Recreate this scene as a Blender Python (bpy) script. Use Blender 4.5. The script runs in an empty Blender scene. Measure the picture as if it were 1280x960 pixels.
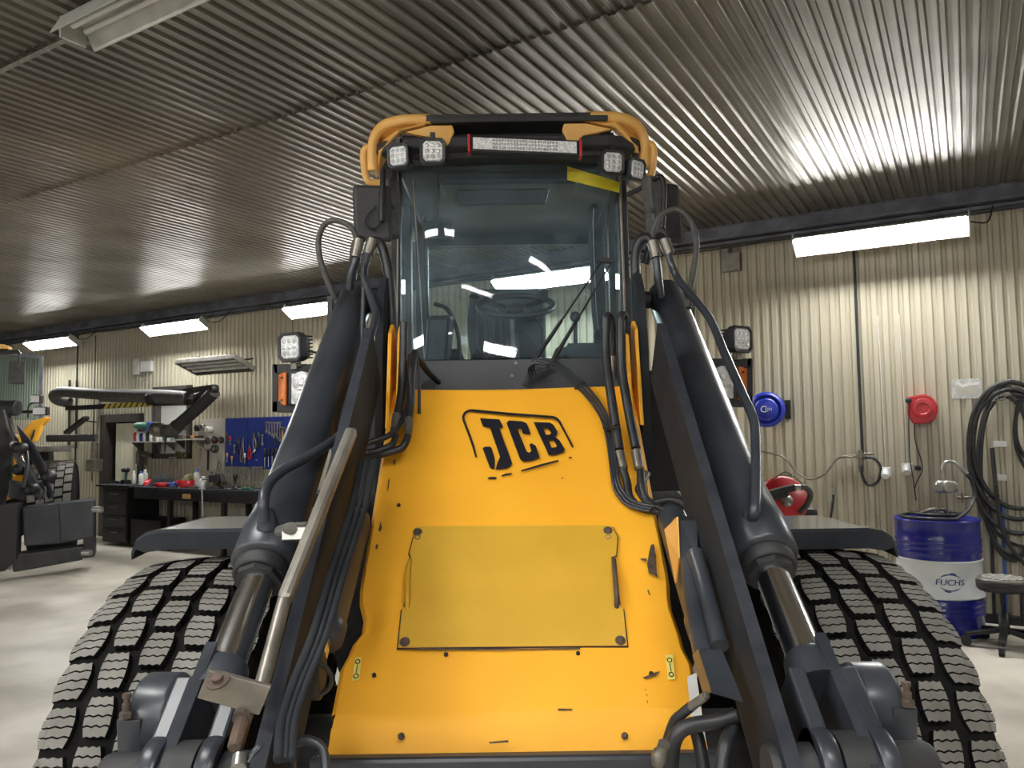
import bpy, bmesh, math, random
from mathutils import Vector as V, Matrix, geometry
random.seed(7)
SC = bpy.context.scene
COL = SC.collection
# ------------------------------------------------------------ camera
F = 963.0; PITCH = math.atan(61/963); ROLL = .015; CH = 1.6
cp, sp, cr, sr = math.cos(PITCH), math.sin(PITCH), math.cos(ROLL), math.sin(ROLL)
FW = V((0, cp, sp)); U0 = V((0, -sp, cp))
RR = V((1, 0, 0))*cr - U0*sr
UU = U0*cr + V((1, 0, 0))*sr
cam = bpy.data.cameras.new('camera'); co = bpy.data.objects.new('camera', cam); COL.objects.link(co)
cam.sensor_width = 36; cam.lens = 36*F/1280; cam.clip_start = .02; cam.clip_end = 100
M = Matrix((RR, UU, -FW)).transposed().to_4x4(); M.translation = V((0, 0, CH)); co.matrix_world = M
SC.camera = co
# ------------------------------------------------------------ world, exposure
SC.view_settings.view_transform = 'Standard'; SC.view_settings.look = 'None'
SC.view_settings.gamma = 1; SC.view_settings.use_curve_mapping = False
SC.view_settings.exposure = 1.0
LAMP = 42.0; ADDED_TROUGH = 31.0
w = bpy.data.worlds.new('world'); SC.world = w; w.use_nodes = True
w.node_tree.nodes['Background'].inputs[0].default_value = (.75, .85, 1, 1)
w.node_tree.nodes['Background'].inputs[1].default_value = .0
ORD = ['first', 'second', 'third', 'fourth', 'fifth', 'sixth', 'seventh', 'eighth', 'ninth', 'tenth', 'eleventh', 'twelfth', 'thirteenth', 'fourteenth', 'fifteenth', 'sixteenth']
# ------------------------------------------------------------ coordinates
TH = math.radians(30.6)
NN = V((math.sin(TH), math.cos(TH), 0)); TT = V((math.cos(TH), -math.sin(TH), 0))
WALL = 7.6; CEIL = 3.6
def ray(px, py): return FW + RR*((px-640)/F) + UU*((480-py)/F)
def P(px, py, Y):
    d = ray(px, py); k = Y/d.y; return V((d.x*k, Y, CH+d.z*k))
def PZ(px, py, z):
    d = ray(px, py); k = (z-CH)/d.z; return V((d.x*k, d.y*k, z))
def wv(t, d, z): return TT*t + NN*(WALL-d) + V((0, 0, z))
def wq(px, py, d=0.0):
    r = ray(px, py); k = (WALL-d)/r.dot(NN); return V((0, 0, CH)) + r*k
def wt(px, py, d=0.0):
    p = wq(px, py, d); return p.dot(TT), p.z
# ------------------------------------------------------------ materials
def mat(name, c1, c2=None, scale=6., rough=.5, metal=0., bump=0., bscale=60., emit=None, lo=.35, hi=.65, detail=6, stretch=None, spec=.5, rvar=0.):
    m = bpy.data.materials.new(name); m.use_nodes = True
    nt = m.node_tree; b = nt.nodes['Principled BSDF']
    b.inputs['Base Color'].default_value = (*c1, 1); b.inputs['Roughness'].default_value = rough
    b.inputs['Metallic'].default_value = metal; b.inputs['Specular IOR Level'].default_value = spec
    if emit: b.inputs['Emission Color'].default_value = (*emit[0], 1); b.inputs['Emission Strength'].default_value = emit[1]
    if c2 or bump or rvar:
        g = nt.nodes.new('ShaderNodeNewGeometry')
        mp = nt.nodes.new('ShaderNodeMapping'); nt.links.new(g.outputs['Position'], mp.inputs[0])
        if stretch: mp.inputs['Scale'].default_value = stretch
    if c2 or rvar:
        n = nt.nodes.new('ShaderNodeTexNoise'); n.inputs['Scale'].default_value = scale; n.inputs['Detail'].default_value = detail
        nt.links.new(mp.outputs[0], n.inputs['Vector'])
        r = nt.nodes.new('ShaderNodeMapRange'); r.inputs[1].default_value = lo; r.inputs[2].default_value = hi
        nt.links.new(n.outputs[0], r.inputs[0])
        if c2:
            x = nt.nodes.new('ShaderNodeMix'); x.data_type = 'RGBA'
            x.inputs[6].default_value = (*c1, 1); x.inputs[7].default_value = (*c2, 1)
            nt.links.new(r.outputs[0], x.inputs[0]); nt.links.new(x.outputs[2], b.inputs['Base Color'])
        if rvar:
            r2 = nt.nodes.new('ShaderNodeMapRange'); r2.inputs[3].default_value = rough-rvar; r2.inputs[4].default_value = rough+rvar
            nt.links.new(n.outputs[0], r2.inputs[0]); nt.links.new(r2.outputs[0], b.inputs['Roughness'])
    if bump:
        n2 = nt.nodes.new('ShaderNodeTexNoise'); n2.inputs['Scale'].default_value = bscale; n2.inputs['Detail'].default_value = 4
        nt.links.new(mp.outputs[0], n2.inputs['Vector'])
        bp = nt.nodes.new('ShaderNodeBump'); bp.inputs['Strength'].default_value = bump; bp.inputs['Distance'].default_value = .01
        nt.links.new(n2.outputs[0], bp.inputs['Height']); nt.links.new(bp.outputs[0], b.inputs['Normal'])
    return m
K = {}
K['wall'] = mat('wall_sheet', (.47, .435, .335), (.415, .385, .295), 1.1, .40, .1, .0, 8, lo=.3, hi=.75, stretch=(1, 1, .5))
K['ceil'] = mat('ceiling_sheet', (.24, .225, .20), (.16, .145, .125), 1.6, .36, .6, .10, 5, rvar=.07)
K['back'] = mat('backing', (.05, .045, .04), rough=.9)
K['beam'] = mat('beam', (.17, .18, .22), (.09, .09, .105), 5, .5, .3, .1)
K['plaster'] = mat('plaster', (.40, .37, .31), (.33, .30, .25), 2, .8)
K['floor'] = mat('floor', (.70, .65, .565), (.44, .40, .335), 1.3, .42, 0, .10, 25, detail=10, rvar=.12)
K['yellow'] = mat('yellow_paint', (.95, .46, .03), (.90, .42, .025), 4, .5, 0, .03, 3, spec=.3)
K['yellow2'] = mat('yellow_hatch_paint', (.68, .39, .03), (.62, .35, .025), 5, .5, 0, .05, 40)
K['tan'] = mat('faded_yellow', (.85, .50, .16), (.78, .42, .10), 6, .5)
K['black'] = mat('black_paint', (.026, .030, .038), (.045, .05, .06), 5, .33, 0, .04, 8)
K['blackm'] = mat('black_matt', (.018, .019, .021), (.034, .034, .036), 9, .6, 0, .05, 30)
K['grey'] = mat('worn_steel_edge', (.036, .04, .05), (.022, .025, .032), 14, .7, .0, spec=.2)
K['rust'] = mat('rusty_black', (.022, .021, .022), (.075, .045, .028), 7, .6, .1, .1, 20, lo=.5, hi=.8)
K['rust2'] = mat('rust', (.12, .08, .06), (.06, .05, .042), 30, .7, .2)
K['galv'] = mat('galvanised', (.42, .42, .40), (.30, .30, .28), 12, .35, .8)
K['dullsteel'] = mat('dull_steel', (.26, .24, .21), (.17, .155, .135), 14, .42, .7)
K['chrome'] = mat('chrome', (.85, .86, .88), rough=.16, metal=1)
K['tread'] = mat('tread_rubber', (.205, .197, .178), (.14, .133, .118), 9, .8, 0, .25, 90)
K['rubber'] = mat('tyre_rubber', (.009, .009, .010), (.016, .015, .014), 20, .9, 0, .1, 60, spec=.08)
K['hose'] = mat('hose_rubber', (.012, .013, .015), (.028, .029, .032), 14, .42)
K['dusty'] = mat('dusty_hose', (.08, .078, .072), (.04, .04, .038), 20, .6)
K['hazer'] = mat('lens_clear', (.78, .79, .79), (.50, .51, .52), 90, .18, .1, .3, 120)
K['armb'] = mat('arm_paint', (.018, .021, .027), (.030, .033, .038), 6, .75, 0, .04, 10, spec=.15)
K['led'] = mat('led_reflector', (.78, .79, .80), (.55, .56, .58), 140, .15, .5, .4, 150)
K['amber'] = mat('amber_lens', (.62, .17, .02), (.50, .12, .015), 30, .25)
K['lampwhite'] = mat('lamp_housing', (.55, .56, .52), (.40, .41, .38), 8, .4)
K['tube'] = mat('lamp_tube', (1, 1, 1), emit=((1.0, 1.0, .97), LAMP))
K['added_tube'] = mat('added_trough_tube', (1, 1, 1), emit=((1.0, 1.0, .97), ADDED_TROUGH))  # emission of the added trough lamps out of view
K['tubeoff'] = mat('dead_tube', (.6, .6, .58), rough=.3)
K['dark'] = mat('near_black', (.01, .01, .011), rough=.5)
K['darkplastic'] = mat('dark_plastic', (.022, .024, .028), rough=.45)
K['seatf'] = mat('seat_fabric', (.10, .11, .12), (.07, .08, .09), 30, .8)
K['decal'] = mat('black_decal', (.012, .012, .02), rough=.4)
K['scratch'] = mat('bare_scrape', (.05, .025, .012), (.10, .07, .05), 60, .7)
K['sticker'] = mat('sticker_yellow', (.85, .72, .18), rough=.4)
K['tape'] = mat('yellow_tape', (.62, .52, .02), (.5, .42, .02), 12, .45)
K['drumblue'] = mat('drum_blue', (.012, .018, .22), (.010, .014, .18), 3, .22)
K['drumwhite'] = mat('drum_white', (.66, .70, .72), (.60, .63, .65), 4, .3)
K['printblue'] = mat('print_blue', (.03, .05, .22), rough=.4)
K['reelblue'] = mat('reel_blue', (.02, .04, .42), (.015, .03, .34), 12, .35)
K['red'] = mat('red_plastic', (.50, .012, .02), (.40, .01, .015), 10, .35)
K['white'] = mat('white_plastic', (.72, .72, .70), (.62, .62, .60), 10, .4)
K['cream'] = mat('cream_door', (.72, .70, .56), (.64, .61, .48), 3, .5)
K['frame'] = mat('dark_frame', (.06, .05, .045), (.04, .034, .03), 8, .6)
K['peg'] = mat('pegboard_blue', (.012, .035, .26), (.01, .03, .21), 4, .5)
K['pegg'] = mat('pegboard_grey', (.46, .44, .38), (.38, .36, .31), 5, .6)
K['steelt'] = mat('tool_steel', (.55, .54, .52), (.38, .37, .36), 30, .35, .8)
K['pane'] = mat('frosted_pane', (.50, .54, .53), (.62, .60, .52), 3, .35)
K['green'] = mat('green_plastic', (.04, .16, .10), rough=.4)
K['orange'] = mat('orange_plastic', (.6, .22, .05), rough=.5)
K['olive'] = mat('olive', (.12, .12, .04), rough=.6)
K['blue'] = mat('blue_plastic', (.03, .10, .40), rough=.4)
K['cloth'] = mat('dark_cloth', (.03, .035, .045), (.015, .015, .018), 14, .95)
K['wood'] = mat('pale_wood', (.45, .26, .10), rough=.7)
K['signmat'] = mat('sign_plate', (.34, .36, .36), (.55, .55, .52), 40, .3, .3)
K['fendglare'] = mat('fender_plastic_glare', (.20, .205, .21), (.13, .135, .14), 6, .12, 0, .03, 6)  # grey base lightened to stand in for lamp glare on the fender tops
K['hazy'] = mat('hazard_yellow', (.50, .40, .06), rough=.6)
def glass(name, tint, haze, ior=1.38):
    m = bpy.data.materials.new(name); m.use_nodes = True; nt = m.node_tree; nt.nodes.clear()
    o = nt.nodes.new('ShaderNodeOutputMaterial'); t = nt.nodes.new('ShaderNodeBsdfTransparent'); t.inputs[0].default_value = (*tint, 1)
    g = nt.nodes.new('ShaderNodeBsdfGlossy'); g.inputs['Roughness'].default_value = .02
    fr = nt.nodes.new('ShaderNodeFresnel'); fr.inputs[0].default_value = ior
    x = nt.nodes.new('ShaderNodeMixShader'); nt.links.new(fr.outputs[0], x.inputs[0]); nt.links.new(t.outputs[0], x.inputs[1]); nt.links.new(g.outputs[0], x.inputs[2])
    d = nt.nodes.new('ShaderNodeBsdfDiffuse'); d.inputs[0].default_value = (.40, .50, .58, 1)
    tl = nt.nodes.new('ShaderNodeBsdfTranslucent'); tl.inputs[0].default_value = (.60, .78, .92, 1)
    dd = nt.nodes.new('ShaderNodeMixShader'); dd.inputs[0].default_value = .5; nt.links.new(d.outputs[0], dd.inputs[1]); nt.links.new(tl.outputs[0], dd.inputs[2])
    ge = nt.nodes.new('ShaderNodeNewGeometry'); mp = nt.nodes.new('ShaderNodeMapping'); mp.inputs['Scale'].default_value = (2.2, 2.2, 3.2); mp.inputs['Rotation'].default_value = (0, .5, 0)
    n = nt.nodes.new('ShaderNodeTexNoise'); n.inputs['Scale'].default_value = 1.6; n.inputs['Detail'].default_value = 9; n.inputs['Distortion'].default_value = 1.2
    r = nt.nodes.new('ShaderNodeMapRange'); r.inputs[1].default_value = .42; r.inputs[2].default_value = .8; r.inputs[3].default_value = haze*.55; r.inputs[4].default_value = haze*1.5
    nt.links.new(ge.outputs['Position'], mp.inputs[0]); nt.links.new(mp.outputs[0], n.inputs[0]); nt.links.new(n.outputs[0], r.inputs[0])
    x2 = nt.nodes.new('ShaderNodeMixShader'); nt.links.new(r.outputs[0], x2.inputs[0]); nt.links.new(x.outputs[0], x2.inputs[1]); nt.links.new(dd.outputs[0], x2.inputs[2])
    nt.links.new(x2.outputs[0], o.inputs[0]); return m
K['glass'] = glass('windshield_glass', (.78, .90, .95), .20)
K['glass2'] = glass('side_glass', (.78, .88, .88), .03, 1.2)
# ------------------------------------------------------------ mesh builder
def worigin(o):
    p = V((0, 0, 0))
    while o: p += o.location; o = o.parent
    return p
def smooth_path(pts, n=6):
    pts = [V(p) for p in pts]
    if len(pts) < 3 or n < 2: return pts
    out = []
    for i in range(len(pts)-1):
        a = pts[i-1] if i else pts[0]*2-pts[1]; b = pts[i]; c = pts[i+1]; d = pts[i+2] if i+2 < len(pts) else pts[-1]*2-pts[-2]
        for k in range(n):
            t = k/n; out.append(.5*((2*b)+(c-a)*t+(2*a-5*b+4*c-d)*t*t+(3*b-a-3*c+d)*t**3))
    out.append(pts[-1]); return out
class MB:
    def __init__(s): s.v = []; s.f = []; s.sm = []; s.mi = []
    def add(s, vs, fs, sm=False, mi=0):
        o = len(s.v); s.v += [V(x) for x in vs]; s.f += [tuple(i+o for i in f) for f in fs]; s.sm += [sm]*len(fs); s.mi += [mi]*len(fs); return s
    def hexa(s, q, mi=0): return s.add(q, [(0, 3, 2, 1), (4, 5, 6, 7), (0, 1, 5, 4), (1, 2, 6, 5), (2, 3, 7, 6), (3, 0, 4, 7)], False, mi)
    def box(s, x0, x1, y0, y1, z0, z1, mi=0): return s.hexa([(x0, y0, z0), (x1, y0, z0), (x1, y1, z0), (x0, y1, z0), (x0, y0, z1), (x1, y0, z1), (x1, y1, z1), (x0, y1, z1)], mi)
    def obox(s, c, ax, ay, az, mi=0):
        c = V(c); ax, ay, az = V(ax), V(ay), V(az)
        return s.hexa([c+ax*i+ay*j+az*k for k in (-1, 1) for i, j in ((-1, -1), (1, -1), (1, 1), (-1, 1))], mi)
    def wbox(s, t0, t1, d0, d1, z0, z1, mi=0): return s.hexa([wv(t, d, z) for z in (z0, z1) for t, d in ((t0, d0), (t1, d0), (t1, d1), (t0, d1))], mi)
    def bar(s, p0, p1, w, h, up=(0, 0, 1), mi=0):
        p0, p1 = V(p0), V(p1); d = (p1-p0); u = V(up); sd = d.cross(u).normalized()*w/2; uu = sd.cross(d).normalized()*h/2
        return s.obox((p0+p1)/2, d/2, sd, uu, mi)
    def prism(s, poly, off, mi=0):
        poly = [V(p) for p in poly]; off = V(off); n = len(poly)
        return s.add(poly+[p+off for p in poly], [tuple(range(n)), tuple(range(2*n-1, n-1, -1))]+[(i, (i+1) % n, (i+1) % n+n, i+n) for i in range(n)], False, mi)
    def tube(s, pts, r, seg=10, n=6, cap=True, mi=0):
        p = smooth_path(pts, n); m = len(p)
        rs = r if isinstance(r, (list, tuple)) else None
        t0 = (p[1]-p[0]).normalized(); a = V((0, 0, 1)) if abs(t0.z) < .9 else V((1, 0, 0)); u = t0.cross(a).normalized()
        vs = []
        for i in range(m):
            t = (p[min(i+1, m-1)]-p[max(i-1, 0)])
            t = t.normalized() if t.length > 1e-9 else t0
            u = (u-t*u.dot(t)).normalized(); b = t.cross(u)
            q = r if not rs else rs[0]+(rs[1]-rs[0])*i/(m-1)
            vs += [p[i]+(u*math.cos(k*2*math.pi/seg)+b*math.sin(k*2*math.pi/seg))*q for k in range(seg)]
        fs = [(i*seg+k, i*seg+(k+1) % seg, (i+1)*seg+(k+1) % seg, (i+1)*seg+k) for i in range(m-1) for k in range(seg)]
        s.add(vs, fs, True, mi)
        if cap: s.add(vs[:seg], [tuple(range(seg))[::-1]], False, mi); s.add(vs[-seg:], [tuple(range(seg))], False, mi)
        return s
    def lathe(s, o, ax, prof, seg=24, mi=0, sm=True, closed=False):
        o, ax = V(o), V(ax).normalized(); a = V((0, 0, 1)) if abs(ax.z) < .9 else V((1, 0, 0)); u = ax.cross(a).normalized(); b = ax.cross(u)
        vs = [o+ax*h+(u*math.cos(k*2*math.pi/seg)+b*math.sin(k*2*math.pi/seg))*r for r, h in prof for k in range(seg)]
        m = len(prof); rng = m if closed else m-1
        s.add(vs, [(i*seg+k, i*seg+(k+1) % seg, ((i+1) % m)*seg+(k+1) % seg, ((i+1) % m)*seg+k) for i in range(rng) for k in range(seg)], sm, mi)
        if not closed:
            if prof[0][0] > 1e-5: s.add(vs[:seg], [tuple(range(seg))[::-1]], False, mi)
            if prof[-1][0] > 1e-5: s.add(vs[-seg:], [tuple(range(seg))], False, mi)
        return s
    def cyl(s, p0, p1, r, r1=None, seg=20, mi=0):
        p0, p1 = V(p0), V(p1); L = (p1-p0).length; return s.lathe(p0, p1-p0, [(r, 0), (r1 or r, L)], seg, mi)
    def torus(s, c, ax, R, r, seg=28, ss=8, mi=0): return s.lathe(c, ax, [(R+r*math.cos(a*2*math.pi/ss), r*math.sin(a*2*math.pi/ss)) for a in range(ss)], seg, mi, True, True)
    def ball(s, c, r, seg=16, sc=1): return s.lathe(c, (0, 0, 1), [(max(r*math.sin(a*math.pi/8), 1e-4), -r*sc*math.cos(a*math.pi/8)) for a in range(9)], seg)
    def tri(s, polys, mi=0):
        pts = [V(p) for q in polys for p in q]
        fs = geometry.tessellate_polygon([[V(p) for p in q] for q in polys]); return s.add(pts, fs, False, mi)
    def build(s, name, m, parent=None, bevel=0, loc=None, recalc=True, **tagkw):
        if parent is not None: org = worigin(parent)
        elif loc is not None: org = V(loc)
        else:
            xs = [v.x for v in s.v]; ys = [v.y for v in s.v]; zs = [v.z for v in s.v]
            org = V(((min(xs)+max(xs))/2, (min(ys)+max(ys))/2, min(zs)))
        me = bpy.data.meshes.new(name); me.from_pydata([tuple(v-org) for v in s.v], [], s.f)
        me.polygons.foreach_set('use_smooth', s.sm); me.polygons.foreach_set('material_index', s.mi)
        for q in (m if isinstance(m, (list, tuple)) else [m]): me.materials.append(K[q] if isinstance(q, str) else q)
        if recalc:
            bm = bmesh.new(); bm.from_mesh(me); bmesh.ops.recalc_face_normals(bm, faces=bm.faces); bm.to_mesh(me); bm.free()
        me.update()
        o = bpy.data.objects.new(name, me); COL.objects.link(o)
        if parent is not None: o.parent = parent
        else: o.location = org
        if bevel:
            b = o.modifiers.new('bevel', 'BEVEL'); b.width = bevel; b.segments = 2; b.limit_method = 'ANGLE'; b.angle_limit = .6
        for k, x in tagkw.items(): o[{'cat': 'category'}.get(k, k)] = x
        return o
def thing(name, label, cat, loc, group=None):
    o = bpy.data.objects.new(name, None); COL.objects.link(o); o.location = V(loc); o.empty_display_size = .1
    o['label'] = label; o['category'] = cat
    if group: o['group'] = group
    return o
def dup(o, off, parent=None, label=None):
    c = o.copy(); COL.objects.link(c); c.parent = parent
    if parent is None: c.location = o.location + V(off)
    if label: c['label'] = label
    for ch in list(o.children): dup(ch, (0, 0, 0), c)
    return c
# ============================================================ SETTING
T0, T1, N0 = -19.0, 4.6, -4.0
MB().add([TT*t+NN*n for t, n in ((T0, N0), (T1, N0), (T1, WALL), (T0, WALL))], [(0, 1, 2, 3)]).build('floor', 'floor', loc=(0, 0, 0), kind='structure')
ceil = MB().prism([TT*t+NN*n+V((0, 0, CEIL+.03)) for t, n in ((T0, N0), (T1, N0), (T1, WALL), (T0, WALL))], (0, 0, .1)).build('ceiling', 'back', kind='structure', loc=(0, 0, CEIL+.03))
PIT = .087; NR = 12; SW = PIT*NR
PROF = [(0, 0), (.26, 0), (.40, 1), (.60, .93), (.86, 1)]
def sheet_mesh(L, amp, seed, segs, depth=.018, m='ceil', nr=NR):
    rnd = random.Random(seed); vs = []; fs = []
    xs = [(r+a)*PIT for r in range(nr) for a, b in PROF]+[nr*PIT]; hs = [b for r in range(nr) for a, b in PROF]+[0]
    ph = [rnd.uniform(0, 6.28) for _ in range(6)]
    dents = [(rnd.uniform(0, SW), rnd.uniform(0, L), rnd.uniform(.05, .12), rnd.uniform(.3, 1)) for _ in range(5)]
    for j in range(segs+1):
        y = L*j/segs
        for x, h in zip(xs, hs):
            e = amp*(math.sin(x*9+y*1.3+ph[0])+.7*math.sin(y*2.9+x*17+ph[1])+.5*math.sin(y*6.1-x*23+ph[2]))
            for dx, dy, dr, da in dents:
                q = ((x-dx)/.05)**2+((y-dy)/(dr*3))**2
                if q < 4: e += amp*3*da*math.exp(-q)
            vs.append((x, y, h*depth+e))
    n = len(xs)
    for j in range(segs):
        for i in range(n-1): fs.append((j*n+i, j*n+i+1, (j+1)*n+i+1, (j+1)*n+i))
    me = bpy.data.meshes.new('corrugated_sheet'); me.from_pydata(vs, [], fs); me.materials.append(K[m]); me.update(); return me
def place_sheet(me, parent, origin, ex, ey, ez):
    o = bpy.data.objects.new('corrugated_sheet', me); COL.objects.link(o)
    mm = Matrix((V(ex), V(ey), V(ez))).transposed().to_4x4(); mm.translation = V(origin)-worigin(parent)
    o.parent = parent; o.matrix_local = mm; return o
rows = [(3.31, WALL, .016), (2.05, 3.33, .008), (N0, 2.07, 0)]
for a, b, dz in rows:
    vars_ = [sheet_mesh(b-a, .0011, 10*int(a*10)+q, max(4, int((b-a)/.22))) for q in range(4)]
    k = 0; t = T0
    while t < T1-.01:
        place_sheet(vars_[(k*7+k//4) % 4], ceil, TT*t+NN*a+V((0, 0, CEIL+.012-dz)), TT, NN, V((0, 0, -1)))
        t += SW; k += 1
# back wall with door and window openings
DOOR = (-12.42, -11.33, 1.97); WIN = (-11.05, -10.14, 1.28, 2.40)
wb = MB()
dth = -.02
wb.wbox(T0, DOOR[0], -.2, dth, 0, CEIL); wb.wbox(DOOR[0], DOOR[1], -.2, dth, DOOR[2], CEIL); wb.wbox(DOOR[1], WIN[0], -.2, dth, 0, CEIL)
wb.wbox(WIN[0], WIN[1], -.2, dth, 0, WIN[2]); wb.wbox(WIN[0], WIN[1], -.2, dth, WIN[3], CEIL); wb.wbox(WIN[1], T1, -.2, dth, 0, CEIL)
wback = wb.build('wall_back', 'back', kind='structure')
def wsheet(t0, t1, z0, z1, seed, d=0.0):
    nr = max(1, int(round((t1-t0)/PIT))); sx = (t1-t0)/(nr*PIT)
    me = sheet_mesh(z1-z0, .0006, seed, 10, .021, 'wall', nr)
    o = place_sheet(me, wback, wv(t0, d, z0), TT*sx, V((0, 0, 1)), -NN)
edges = [DOOR[0]]
t = DOOR[0]
while t > T0: edges.insert(0, t-SW); t -= SW
for a, b in zip(edges, edges[1:]):
    wsheet(a, b, 0, CEIL, int(a*100))
wsheet(DOOR[0], DOOR[1], DOOR[2], CEIL, 5); wsheet(DOOR[1], WIN[0], 0, CEIL, 6); wsheet(WIN[0], WIN[1], 0, WIN[2], 7); wsheet(WIN[0], WIN[1], WIN[3], CEIL, 8)
t = WIN[1]; k = 0
while t < T1:
    u = min(t+SW, T1)
    if k < 3: wsheet(t, u, 0, 2.78, 30+k, 0); wsheet(t, u, 2.74, CEIL, 60+k, .006)
    else: wsheet(t, u, 0, CEIL, 30+k)
    t = u; k += 1
for nm, q in (('wall_right', [TT*T1+NN*N0, TT*T1+NN*WALL]), ('wall_left', [TT*T0+NN*N0, TT*T0+NN*WALL]), ('wall_front', [TT*T0+NN*N0, TT*T1+NN*N0])):
    dv = {'wall_right': TT, 'wall_left': -TT, 'wall_front': -NN}[nm]*.1
    MB().hexa([q[0], q[1], q[1]+dv, q[0]+dv]+[x+V((0, 0, CEIL)) for x in (q[0], q[1], q[1]+dv, q[0]+dv)]).build(nm, 'plaster', kind='structure')
# beam in the corner
b = MB(); b.wbox(T0, T1, .0, .16, 3.47, 3.60); b.wbox(T0, T1, .0, .20, 3.455, 3.475); b.wbox(T0, T1, 0, .12, 3.41, 3.44); b.wbox(T0, T1, .16, .175, 3.57, 3.60)
b.build('trim_1', 'beam', kind='structure')
b = MB()
for z in (3.40, 3.375): b.tube([wv(T0+.1+i*.7, .13+.01*math.sin(i*1.7), z+.006*math.sin(i*2.3)) for i in range(33)], .009, 6, 3)
b.build('trim_2', 'hose', kind='structure')
# door
f = MB(); fw = .11
f.wbox(DOOR[0]-.03, DOOR[0]+fw, -.2, .04, 0, DOOR[2]+.03); f.wbox(DOOR[1]-fw, DOOR[1]+.03, -.2, .04, 0, DOOR[2]+.03); f.wbox(DOOR[0]-.03, DOOR[1]+.03, -.2, .04, DOOR[2]-.10, DOOR[2]+.03)
door = f.build('door_1', 'frame', kind='structure')
l = MB(); l.wbox(-12.17, DOOR[1]-fw, -.10, -.06, 0, DOOR[2]-.12); l.wbox(-12.0, -11.96, -.07, -.045, .1, 1.8); l.wbox(-11.7, -11.66, -.07, -.045, .1, 1.8); l.build('door_leaf', 'cream', door, .004)
h = MB(); h.tube([wv(-11.90, -.11, 1.0), wv(-11.90, -.07, 1.0), wv(-11.80, -.07, 1.0)], .01, 8, 1); h.build('door_handle', 'dark', door)
l = MB(); l.wbox(DOOR[0]+.1, DOOR[1]-.1, -1.2, -1.15, 0, 2); l.wbox(DOOR[0]+.1, -11.98, -.9, -.2, -.02, -.01); l.build('passage_wall', 'plaster', door)
f = MB(); fw = .08
for a in ((WIN[0], WIN[0]+fw, WIN[2], WIN[3]), (WIN[1]-fw, WIN[1], WIN[2], WIN[3]), (WIN[0], WIN[1], WIN[2], WIN[2]+fw), (WIN[0], WIN[1], WIN[3]-fw, WIN[3]), (WIN[0], WIN[1], 1.72, 1.76)):
    f.wbox(a[0], a[1], -.1, .05, a[2], a[3])
win = f.build('window_1', 'frame', kind='structure')
l = MB(); l.wbox(WIN[0]+fw, WIN[1]-fw, -.06, -.05, WIN[2]+fw, WIN[3]-fw); l.build('pane', 'pane', win)
# ============================================================ LAMPS
def wall_lamp(tc, label, n=None, flip=False):
    """slanted two-tube batten lamp under the corner beam"""
    nn = 7.15 if n is None else n
    s_ = 1 if not flip else -1
    D = (NN*s_ - V((0, 0, 1))*.65).normalized(); Nn = (-NN*s_*.65 - V((0, 0, 1))).normalized()  # in-plane, outward normal
    c = TT*tc + NN*nn + V((0, 0, 3.205)); hl = .675; hw = .108
    r = thing('batten_lamp', label, 'lamp', c, 'batten lamps along the wall')
    m = MB(); m.obox(c-Nn*.045, TT*hl, D*.05, Nn*.03)
    m.prism([c+D*hw-TT*hl, c+D*hw*.5-Nn*.07-TT*hl, c-D*hw*.5-Nn*.07-TT*hl, c-D*hw-TT*hl, c-D*(hw+.006)-TT*hl, c-D*hw*.52-Nn*.08-TT*hl, c+D*hw*.52-Nn*.08-TT*hl, c+D*(hw+.006)-TT*hl], TT*hl*2)
    for q in (-1, 1): m.obox(c+TT*hl*q-Nn*.03, TT*.006, D*hw, Nn*.045)
    m.build('housing', 'lampwhite', r, 0)
    m = MB(); m.obox(c-Nn*.012, TT*(hl-.02), D*(hw-.008), Nn*.008); m.build('diffuser', 'tube', r)
    # hanger to the ceiling beam
    for q in (-.5, .5): m = MB(); m.tube([c+TT*q-Nn*.07, c+TT*q+NN*s_*.30+V((0, 0, .19))], .008, 6, 1); m.build('hanger', 'dark', r)
    m = MB()
    m.tube([c+TT*.66-Nn*.06, c+TT*.8+NN*s_*.15+V((0, 0, .05)), c+TT*.85+NN*s_*.3+V((0, 0, .21))], .007, 6, 4)
    m.build('supply_cable', 'dark', r)
    return r
wall_lamp(-13.25, 'lit batten lamp on the back wall nearest the far left corner, above the distant loader')
wall_lamp(-9.98, 'lit batten lamp above the workbench and the grey extraction arm')
wall_lamp(-6.97, 'lit batten lamp whose right end is hidden by the loader left cylinder')
wall_lamp(-3.75, 'lit batten lamp seen through the loader cab windows')
wall_lamp(-0.60, 'large lit batten lamp on the right wall above the red and blue reels')
wall_lamp(2.6, 'batten lamp on the right stretch of wall beyond the picture edge')
for i, tc in enumerate((-12, -8.4, -5.0, -1.8, 1.4)):  # row added out of view to put light on the loader front
    wall_lamp(tc, 'added unseen batten lamp high on the wall behind the camera, %s' % ('farthest to the left', 'second from the left', 'in the middle of its row', 'second from the right', 'farthest to the right')[i], -3.2, True)
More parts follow.
